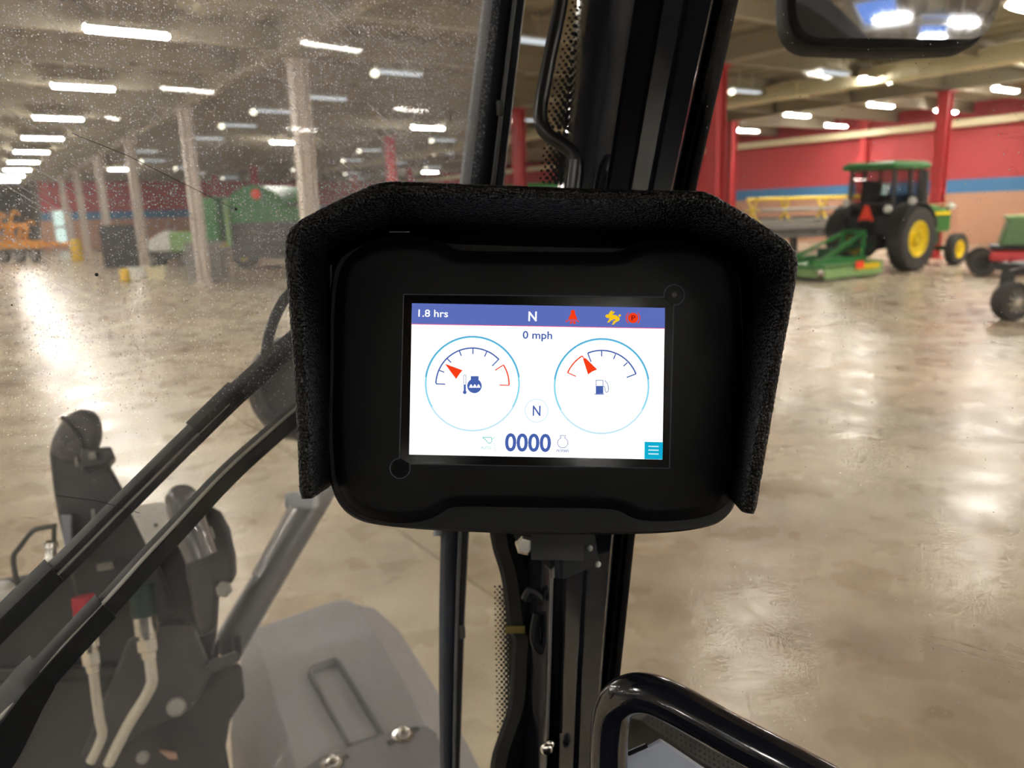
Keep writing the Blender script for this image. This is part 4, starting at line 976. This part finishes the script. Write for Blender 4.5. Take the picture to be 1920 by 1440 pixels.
upoly('bucket_icon', U_MINT, [seg_(bk[k], bk[(k + 1) % 6], 5) for k in range(6)] + [seg_((624, 1012), (648, 994), 3)], 2)
upoly('bucket_dashes', U_PALE, [seg_((646 - 6 * (k % 2), 1020 + 16 * k), (648 - 6 * (k % 2), 1028 + 16 * k), 6) for k in range(5)], 2)
upoly('menu_button', U_TEAL, [[(1722, 1030), (1853, 1033), (1850, 1157), (1720, 1154)]], 2)
upoly('menu_bars', ui('barwhite', 214, 244, 252), [seg_((1748, 1062 + 27 * k), (1822, 1064 + 27 * k), 8) for k in range(3)], 3)

# ================================================================ THE SUN HOOD
HO = thing('display_hood', D(985, 420, .02), 'black grained vinyl sun hood around the display', 'sun hood')
ho = [(577, 934), (575, 880), (570, 760), (562, 640), (554, 540), (549, 475), (552, 447), (565, 430), (590, 415), (650, 385), (705, 361), (735, 356), (810, 358), (1000, 365), (1200, 372), (1296, 373), (1325, 378), (1350, 391), (1412, 428), (1458, 459), (1473, 474), (1480, 496), (1475, 535), (1456, 640), (1432, 780), (1413, 890), (1402, 961)]
hb = [(596, 920), (596, 880), (597, 760), (598, 640), (600, 560), (604, 505), (612, 480), (625, 462), (650, 448), (690, 436), (720, 430), (750, 428), (815, 430), (1000, 436), (1200, 440), (1270, 441), (1296, 444), (1320, 450), (1370, 462), (1398, 480), (1408, 500), (1414, 530), (1416, 560), (1416, 640), (1414, 780), (1408, 890), (1398, 940)]
FD = .415
NS = 14
fo = smooth_path([K(x_, y_, FD) for x_, y_ in ho], NS); bo = smooth_path([D(x_, y_, .042) for x_, y_ in hb], NS)
# resample finely
def resample(p, q, n):
    ln = [0]
    for a, b in zip(p, p[1:]): ln.append(ln[-1] + (b - a).length)
    A, B = [], []; k = 0
    for i in range(n):
        s = ln[-1] * i / (n - 1)
        while k < len(p) - 2 and ln[k + 1] < s: k += 1
        t = (s - ln[k]) / max(ln[k + 1] - ln[k], 1e-9); A.append(p[k].lerp(p[k + 1], t)); B.append(q[k].lerp(q[k + 1], t))
    return A, B
NH = 1700
fo, bo = resample(fo, bo, NH)
cen = D(1007, 720, 0)
loops = []
def grain(p):
    q = p * 620
    return (mnoise.noise(q) + .6 * mnoise.noise(q * 1.9)) * .00030
for i in range(NH):
    f, b = fo[i], bo[i]
    tng = (fo[min(i + 1, NH - 1)] - fo[max(i - 1, 0)]).normalized()
    run = (f - b); nrm = tng.cross(run).normalized()
    if nrm.dot(f - cen) < 0: nrm = -nrm
    endt = min(1.0, .75 + min(i, NH - 1 - i) / 60.0)
    th = .0042 * endt; rd = run.normalized(); lp = []
    for k in range(8): lp.append(b.lerp(f, k / 8) + nrm * (.0015 + (th - .0015) * (k / 8) ** .7))
    for k in range(17):
        a = PI / 2 - PI * k / 16; lp.append(f + nrm * th * math.sin(a) + rd * th * 1.15 * math.cos(a))
    for k in range(8): lp.append(f.lerp(b, (k + 1) / 8) - nrm * (.0015 + (th - .0015) * (1 - (k + 1) / 8) ** .7))
    loops.append([p + nrm * grain(p) + rd * grain(p * 1.07 + V((3, 1, 2))) * (.9 if 4 < k_ < 29 else .2) for k_, p in enumerate(lp)])
mb = MB(); mb.loft(loops)
mb2 = MB(); mb2.prism([D(x_, y_, .040) for x_, y_ in hb], FW * .003)
mb2.build('back_panel', M_PLA, HO, smooth=0)
M_HOOD = mat('grained_vinyl', srgb(6, 6, 7), .34, var=.2, scale=90, spec=.3, rvar=.06)
nt = M_HOOD.node_tree
vo = nt.nodes.new('ShaderNodeTexVoronoi'); vo.inputs['Scale'].default_value = 560; bpn = nt.nodes.new('ShaderNodeBump'); bpn.inputs['Strength'].default_value = 1.0; bpn.inputs['Distance'].default_value = .0011; bpn.invert = True
tcn = nt.nodes.new('ShaderNodeTexCoord'); nt.links.new(tcn.outputs['Object'], vo.inputs['Vector']); nt.links.new(vo.outputs['Distance'], bpn.inputs['Height']); nt.links.new(bpn.outputs[0], nt.nodes['Principled BSDF'].inputs['Normal'])
mb.build('hood_shell', M_HOOD, HO, smooth=60)
mb = MB(); mb.bar(D(735, 441, -.01), D(772, 441, -.01), .0006, .0005); mb.build('stitch', mat('pale_edge', srgb(96, 92, 90), .35), HO)

# ================================================================ THE MACHINE'S FRONT SEEN THROUGH THE WINDSCREEN
M_CAST = mat('satin_black_steel', srgb(44, 44, 46), .38, var=.2, scale=12)
M_CAST2 = mat('dark_grey_steel', srgb(60, 60, 62), .4, var=.15, scale=10)
M_FEND = mat('grey_fender_plastic', srgb(150, 149, 153), .55, var=.05, scale=8, bump=.1, bscale=500)
M_STRUT = mat('grey_strut_paint', srgb(96, 96, 98), .3, var=.08, scale=12, coat=.3)
# --- wipers on the outside of the windscreen
def flat_bar(mb, pts, w0, w1, d0, th):          # a bar lying on the pane; widths in px
    P = [V((x_, y_, 0)) for x_, y_ in pts]; P = smooth_path(P, 4); n = len(P); loops = []
    for i, p in enumerate(P):
        t = (P[min(i + 1, n - 1)] - P[max(i - 1, 0)]).normalized(); nx, ny = -t.y, t.x; wd = w0 + (w1 - w0) * i / (n - 1)
        a = WS(p.x + nx * wd / 2, p.y + ny * wd / 2, d0); b = WS(p.x - nx * wd / 2, p.y - ny * wd / 2, d0)
        m1 = a.lerp(b, .15); m2 = a.lerp(b, .85)
        loops.append([a + VF * th * .4, m1, m2, b + VF * th * .4, b + VF * th, a + VF * th])
    mb.loft(loops)
M_WIP = mat('wiper_black', srgb(20, 21, 23), .5, var=.2, scale=60, spec=.25)
W1P = [(590, 612), (505, 688), (430, 757), (340, 845), (285, 900), (210, 975), (130, 1056), (60, 1124), (0, 1185), (-60, 1246)]
W1 = thing('wiper', WS(0, 1190), 'upper black wiper blade and arm lying across the dusty windscreen', 'wiper')
mb = MB(); flat_bar(mb, [(x_ - 6, y_ - 6) for x_, y_ in W1P], 15, 19, .010, .012); mb.build('arm', M_WIP, W1)
mb = MB(); flat_bar(mb, [(x_ + 8, y_ + 8) for x_, y_ in W1P], 14, 19, .016, .010); mb.build('blade', M_WIP, W1)
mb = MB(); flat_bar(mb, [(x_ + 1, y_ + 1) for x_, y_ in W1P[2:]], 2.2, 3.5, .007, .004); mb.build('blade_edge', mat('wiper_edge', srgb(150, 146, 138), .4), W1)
mb = MB(); flat_bar(mb, [(452, 734), (372, 812)], 36, 37, .008, .014); flat_bar(mb, [(108, 1078), (-10, 1195)], 46, 50, .006, .016); mb.build('joint', M_WIP, W1)
W2P = [(590, 757), (520, 818), (432, 898), (345, 992), (280, 1062), (215, 1135), (130, 1226), (55, 1312), (-20, 1400), (-60, 1450)]
W2_ = thing('wiper', WS(0, 1390), 'lower black wiper arm widening towards its pivot on the windscreen', 'wiper')
mb = MB(); flat_bar(mb, W2P, 30, 44, .010, .014); mb.build('arm', M_WIP, W2_)
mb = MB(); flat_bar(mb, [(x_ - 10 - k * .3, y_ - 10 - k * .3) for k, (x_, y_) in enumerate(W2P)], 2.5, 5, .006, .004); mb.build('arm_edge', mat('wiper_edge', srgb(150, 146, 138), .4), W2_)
mb = MB(); flat_bar(mb, [(206, 1146), (120, 1240), (40, 1330)], 46, 52, .005, .018); flat_bar(mb, [(90, 1275), (55, 1325), (10, 1400), (-60, 1500)], 50, 110, .004, .03); mb.build('sleeve', M_WIP, W2_)
# washer hose
WH = thing('washer_hose', WS(440, 760), 'thin black washer hose looping up from the upper wiper', 'hose')
mb = MB(); mb.tube(smooth_path([WS(x_, y_, .034) for x_, y_ in ((600, 520), (560, 538), (535, 560), (517, 592), (504, 630), (497, 668), (484, 700), (462, 728), (440, 756))], 6), .0046, 10); mb.build('hose', M_WIP, WH)

# --- round work light
wlc = K(572, 722, 1.55)
WL = thing('work_light', wlc, 'round dark grey work light pod behind the wiper', 'work light')
ax = (RT * .3 - FW * .85 + UP * .25).normalized()
mb = MB(); mb.lathe(wlc, ax, [(.03, -.10), (.085, -.085), (.108, -.04), (.112, 0), (.104, .02), (.09, .028), (.085, .022), (.02, .03)], 32); mb.build('pod', M_CAST2, WL)
mb = MB(); mb.bar(wlc, wlc + V((0, 0, -.16)), .03, .03); mb.build('bracket', M_CAST, WL)

# --- hydraulic quick coupler lever, lift arm and pipes
LA = thing('lift_arm', K(300, 1440, 1.5), 'black steel lift arm and hitch frame of the machine', 'lift arm')
def plate(pts, d, th, m, parent, name, bevel=.006, slant=None):
    mb = MB(); dd = (slant or (lambda x_, y_: d)); mb.prism([K(x_, y_, dd(x_, y_)) for x_, y_ in pts], ray(300, 1100).normalized() * th); return mb.build(name, m, parent, bevel=bevel)
plate([(-200, 1120), (60, 1075), (150, 1010), (250, 985), (345, 1000), (385, 960), (410, 1105), (408, 1180), (398, 1240), (455, 1248), (459, 1308), (432, 1352), (424, 1400), (445, 1520), (-200, 1560)], 1.5, .12, M_CAST, LA, 'main_plate')
plate([(-200, 1255), (275, 1248), (278, 1272), (-200, 1290)], 1.47, .04, M_BLK, LA, 'cross_rib')
plate([(240, 1200), (300, 1170), (362, 1168), (400, 1260), (360, 1330), (270, 1370), (180, 1440), (150, 1420)], 1.46, .05, M_CAST2, LA, 'gusset')
mb = MB(); mb.lathe(K(331, 1325, 1.455), -ray(331, 1325), [(.018, -.02), (.018, .006), (.014, .012)], 18); mb.build('pin', M_GREY, LA)
mb = MB(); mb.lathe(K(268, 1420, 1.45), -ray(268, 1420), [(.012, -.02), (.012, .006), (.008, .01)], 14); mb.build('pin', M_GREY, LA)
plate([(298, 1408), (330, 1412), (334, 1424), (318, 1424)], 1.44, .02, mat('worn_tan', srgb(176, 140, 118), .5), LA, 'pale_edge', .001)
plate([(385, 1258), (395, 1240), (446, 1222), (452, 1238), (400, 1262)], 1.44, .03, M_CAST2, LA, 'pivot_lug', .003)
# rounded cylinder end
cc = K(398, 1035, 1.40)
CE = thing('hydraulic_cylinder', cc, 'black rounded hydraulic cylinder end beside the white plate', 'hydraulic cylinder')
mb = MB(); mb.prism([K(x_, y_, 1.33) for x_, y_ in ((340, 962), (360, 950), (390, 946), (414, 958), (432, 990), (443, 1040), (444, 1075), (436, 1096), (412, 1100), (408, 1180), (372, 1200), (350, 1080))], ray(390, 1030).normalized() * .12); mb.build('end_casting', M_CAST, CE, bevel=.012, bseg=3)
mb = MB(); mb.tube([K(342, 940, 1.29), K(355, 985, 1.29), K(378, 1045, 1.29)], [.027, .029, .027], 18); mb.build('canister', mat('gloss_grey', srgb(98, 98, 102), .15, coat=.8, var=.05), CE)
mb = MB(); mb.sphere(K(341, 936, 1.29), .026); mb.build('canister_cap', mat('gloss_grey', srgb(98, 98, 102), .15, coat=.8, var=.05), CE)
mb = MB(); mb.lathe(K(420, 1105, 1.32), -ray(420, 1105), [(.014, -.02), (.014, .01), (.01, .014)], 6); mb.build('bolt', M_GREY, CE)
mb = MB(); mb.prism([K(x_, y_, 1.31) for x_, y_ in ((335, 1012), (396, 985), (404, 1010), (370, 1035), (340, 1040))], ray(370, 1010).normalized() * .015); mb.build('grey_bracket', M_GREY, CE, bevel=.004)
# coupler lever: black moulded hook with rounded cap
LV_ = thing('coupler_lever', K(180, 1110, 1.4), 'upright black coupler lever with rounded moulded cap', 'lever')
plate([(92, 850), (98, 818), (120, 800), (150, 812), (190, 842), (204, 868), (228, 912), (262, 972), (300, 1060), (330, 1150), (140, 1120), (112, 985), (100, 925)], 1.42, .09, M_CAST, LV_, 'lever_body', .008)
hk = smooth_path([V((x_, y_, 0)) for x_, y_ in ((94, 842), (100, 815), (118, 786), (140, 769), (166, 766), (187, 780), (193, 808), (190, 832), (180, 856), (150, 872), (125, 868), (104, 858))], 4, True)
hk = [(p.x, p.y) for p in hk]
mb = MB(); rv = ray(150, 830).normalized()
mb.loft([[K(x_, y_, 1.41) + rv * .11 for x_, y_ in off_px(hk, 4)], [K(x_, y_, 1.40) + rv * .05 for x_, y_ in hk], [K(x_, y_, 1.395) for x_, y_ in off_px(hk, 3)], [K(x_, y_, 1.385) for x_, y_ in off_px(hk, 10)], [K(x_, y_, 1.38) for x_, y_ in off_px(hk, 26)]]); mb.build('cap', mat('grey_black_plastic', srgb(72, 70, 70), .6, var=.15, scale=30), LV_, smooth=60)
mb = MB(); mb.tube([K(x_, y_, 1.378) for x_, y_ in ((116, 782), (135, 800), (150, 822), (158, 848))], .004, 8); mb.build('cap_groove', M_BLK, LV_)
plate([(150, 842), (208, 836), (216, 855), (204, 868), (150, 880)], 1.37, .06, M_CAST2, LV_, 'side_tab', .004)
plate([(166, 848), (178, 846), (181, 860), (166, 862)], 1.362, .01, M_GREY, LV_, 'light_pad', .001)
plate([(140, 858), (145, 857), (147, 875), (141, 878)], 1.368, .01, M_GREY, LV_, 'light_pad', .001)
plate([(113, 965), (134, 965), (134, 1035), (124, 1045)], 1.40, .02, mat('pale_blue_grey', srgb(150, 156, 168), .35), LV_, 'side_plate', .002)
mb = MB(); mb.tube([K(174, 955, 1.40), K(178, 1010, 1.40)], .003, 6); mb.build('pull_wire', M_GREY, LV_)
plate([(180, 1058), (210, 1052), (214, 1066), (182, 1072)], 1.39, .012, M_GREY, LV_, 'name_plate', .001)
# white plate
WP = thing('white_plate', K(285, 1040, 1.45), 'white painted steel plate between lever and cylinder', 'plate')
plate([(244, 958), (262, 946), (306, 940), (314, 946), (330, 1012), (326, 1030), (292, 1048), (284, 1040)], 1.385, .02, M_WHITE, WP, 'plate', .004)
mb = MB(); mb.lathe(K(292, 985, 1.383), -ray(292, 985), [(.004, -.01), (.004, .002)], 10); mb.build('bolt', M_GREY, WP)
# thin bail handle and canister at the far left
BH = thing('wire_bail', K(30, 1120, 1.35), 'thin bent steel bail beside the coupler lever', 'bail')
mb = MB(); mb.tube(smooth_path([K(x_, y_, 1.35) for x_, y_ in ((36, 1125), (30, 1085), (25, 1045), (38, 1025), (60, 997), (78, 990), (104, 986))], 4), .0045, 8); mb.build('rod', M_DGREY, BH)
mb = MB(); mb.tube([K(101, 985, 1.35), K(101, 1016, 1.35)], .004, 8); mb.build('rod_end', M_DGREY, BH)
SL_ = thing('grease_fitting', K(94, 1060, 1.35), 'small polished steel fitting beside the thin bail', 'fitting')
mb = MB(); mb.lathe(K(95, 1065, 1.35), UP, [(.012, 0), (.012, .02), (.009, .026), (.009, .034), (.012, .036), (.011, .046), (.004, .05)], 16); mb.build('fitting', M_CHROME, SL_)
KN = thing('oil_canister', K(4, 1165, 1.3), 'small round pale canister beside the thin bail', 'canister')
mb = MB(); mb.lathe(K(2, 1130, 1.3), UP, [(.012, 0), (.02, .008), (.021, .025), (.014, .034), (.004, .036)], 18); mb.build('lid', M_WHITE, KN)
mb = MB(); mb.tube([K(2, 1165, 1.3), K(2, 1128, 1.3)], .01, 10); mb.build('neck', M_WHITE, KN)
# hydraulic pipes
M_PIPE = mat('zinc_pipe', srgb(214, 208, 192), .35, .15, var=.03, scale=30)
def pipe(label, couple, m_c, path, r):
    t = thing('hydraulic_pipe', K(*path[-1]), label, 'hydraulic pipe')
    mb = MB(); mb.tube(smooth_path([K(*p) for p in path], 5), r, 12); mb.build('pipe', M_PIPE, t)
    a, b = K(*couple[0]), K(*couple[1]); ax_ = (b - a); L_ = ax_.length
    mb = MB(); mb.lathe(a, ax_, [(r * 2.2, 0), (r * 2.3, L_ * .1), (r * 2.3, L_ * .42), (r * 1.8, L_ * .45)], 20); mb.build('dust_cap', m_c, t)
    mb = MB(); mb.lathe(a + ax_ * .43, ax_, [(r * 2.15, 0), (r * 2.15, L_ * .24), (r * 1.6, L_ * .26), (r * 1.6, L_ * .34)], 20); mb.build('collar', M_CHROME, t)
    mb = MB(); mb.lathe(a + ax_ * .74, ax_, [(r * 1.9, 0), (r * 1.9, L_ * .16), (r * 1.4, L_ * .18), (r * 1.4, L_ * .27)], 6); mb.build('nut', M_CHROME, t, smooth=20)
pipe('zinc hydraulic pipe with a red coupler cap', ((156, 1118, 1.36), (176, 1258, 1.36)), mat('cap_red', srgb(196, 44, 62), .45), [(174, 1248, 1.36), (180, 1300, 1.36), (187, 1350, 1.37), (192, 1376, 1.38), (184, 1400, 1.38), (170, 1428, 1.38)], .0085)
pipe('zinc hydraulic pipe with a dark green coupler cap', ((264, 1095, 1.36), (281, 1232, 1.36)), mat('cap_green', srgb(22, 48, 42), .5), [(279, 1222, 1.36), (284, 1262, 1.36), (284, 1282, 1.36), (272, 1308, 1.37), (240, 1360, 1.38), (203, 1432, 1.39)], .0098)
# --- strut
SR = thing('strut', K(415, 1250, 1.6), 'grey painted diagonal strut rising from the lift arm', 'strut')
mb = MB(); mb.tube([K(420, 1225, 1.70), K(500, 1090, 1.75), K(585, 950, 1.81), K(640, 860, 1.86)], [.036, .035, .033, .033], 20); mb.build('tube', M_STRUT, SR)
mb = MB(); mb.box(K(566, 938, 1.72), (.07, .04, .035), (RT, FW, UP)); mb.build('top_cap', mat('pale_grey_cap', srgb(176, 182, 188), .35), SR, bevel=.008)
mb = MB(); mb.bar(K(546, 950, 1.70), K(476, 1078, 1.62), .008, .012, up=-FW); mb.build('bright_rod', mat('bright_rod', srgb(196, 196, 198), .25), SR)
plate([(396, 1240), (404, 1205), (412, 1195), (410, 1235), (440, 1228), (438, 1195), (452, 1190), (454, 1232), (400, 1256)], 1.645, .03, M_CAST2, SR, 'fork', .003)

# --- grey front fender
FZ = .98
FE = thing('front_fender', G(640, 1330, .2), 'grey moulded plastic front fender with a grooved top', 'fender')
top = [(478, 1178), (560, 1150), (628, 1126), (650, 1124), (668, 1132), (700, 1178), (745, 1258), (800, 1358), (842, 1450), (900, 1600), (600, 1600), (556, 1440), (516, 1310)]
T3 = [G(x_, y_, FZ) for x_, y_ in top]
mb = MB(); ctr = sum(T3, V()) / len(T3)
outer = []
for p in T3:
    dr = (p - ctr); dr.z = 0; dr.normalize(); outer.append(dr)
lo1 = [(456, 1205), (552, 1150), (634, 1124), (664, 1124), (702, 1140), (748, 1182), (800, 1262), (850, 1345), (900, 1440), (1000, 1600), (560, 1650), (470, 1440), (432, 1372)]
L1 = [G(x_, y_, FZ - .10) for x_, y_ in lo1]
for k in (1, 2, 3): L1[k] = T3[k] + outer[k] * .03 - UZ * .06
L2 = [p - UZ * .35 + outer[i] * .02 for i, p in enumerate(L1)]
mb.loft([L2, L1, [p + outer[i] * .006 - UZ * .006 for i, p in enumerate(T3)], T3]); mb.build('shell', M_FEND, FE, smooth=25, bevel=.006, bseg=3)
# raised panel frame forming the groove
gv = [(582, 1256), (628, 1238), (640, 1246), (722, 1382), (715, 1392), (664, 1408), (652, 1404), (578, 1268)]
mb = MB()
o_ = [G(x_, y_, FZ + .0) for x_, y_ in gv]; i_ = [G(x_, y_, FZ + .0) for x_, y_ in off_px(gv, 9)]
mb.loft([[p + UZ * .0005 for p in o_], [p + UZ * .012 for p in (G(x_, y_, FZ) for x_, y_ in off_px(gv, 1.5))], [p + UZ * .012 for p in (G(x_, y_, FZ) for x_, y_ in off_px(gv, 6))], [p + UZ * .0005 for p in i_]], cap=False); mb.build('groove_frame', mat('groove_grey', srgb(108, 106, 108), .6), FE)
mb = MB(); mb.prism([G(x_, y_, FZ + .02) for x_, y_ in ((540, 1462), (600, 1418), (690, 1388), (752, 1362), (800, 1360), (818, 1372), (900, 1600), (560, 1620))], UZ * -.018); mb.build('step_plate', mat('dark_step', srgb(112, 110, 113), .55, bump=.1), FE, bevel=.003)
for x_, y_ in ((756, 1380), (622, 1434)):
    mb = MB(); q = G(x_, y_, FZ + .02); mb.lathe(q, UZ, [(.022, 0), (.022, .003), (.014, .004), (.013, .012), (.006, .018)], 18); mb.build('bolt', M_CHROME, FE)
    mb = MB(); mb.bar(q + VR * .035 + UZ * .001, q - VR * .035 + UZ * .001, .012, .002); mb.build('slot', M_BLK, FE)

# --- lamps the mirror shows, and blue glowing panels added to tint its reflection
for k, (x_, y_) in enumerate(((1625, 40), (1728, 62))):
    q, dr = mirror_sees(x_, y_, CEIL - .12)
    root = bpy.data.objects.new('window_%d' % (5 + k), None); col.objects.link(root); struct(root); root.location = q; root['label'] = 'added bluish glowing roof panel behind the machine'
    mb = MB(); mb.box(q, (2.4, 1.5, .03), (HA, HR, UZ)); mb.build('pane', M_MIRGLOW, root, smooth=0)
    mb = MB()
    for sgn in (-1, 1): mb.box(q + HA * sgn * 1.24, (.08, 1.66, .1), (HA, HR, UZ)); mb.box(q + HR * sgn * .79, (2.5, .08, .1), (HA, HR, UZ))
    mb.build('frame', M_WHITE, root, smooth=0)
for x_, y_ in ((1510, 47), (1650, 53), (1785, 56)):
    q, dr = mirror_sees(x_, y_, 5.36)
    lamp(q.dot(HA), q.dot(HR), 'tube')
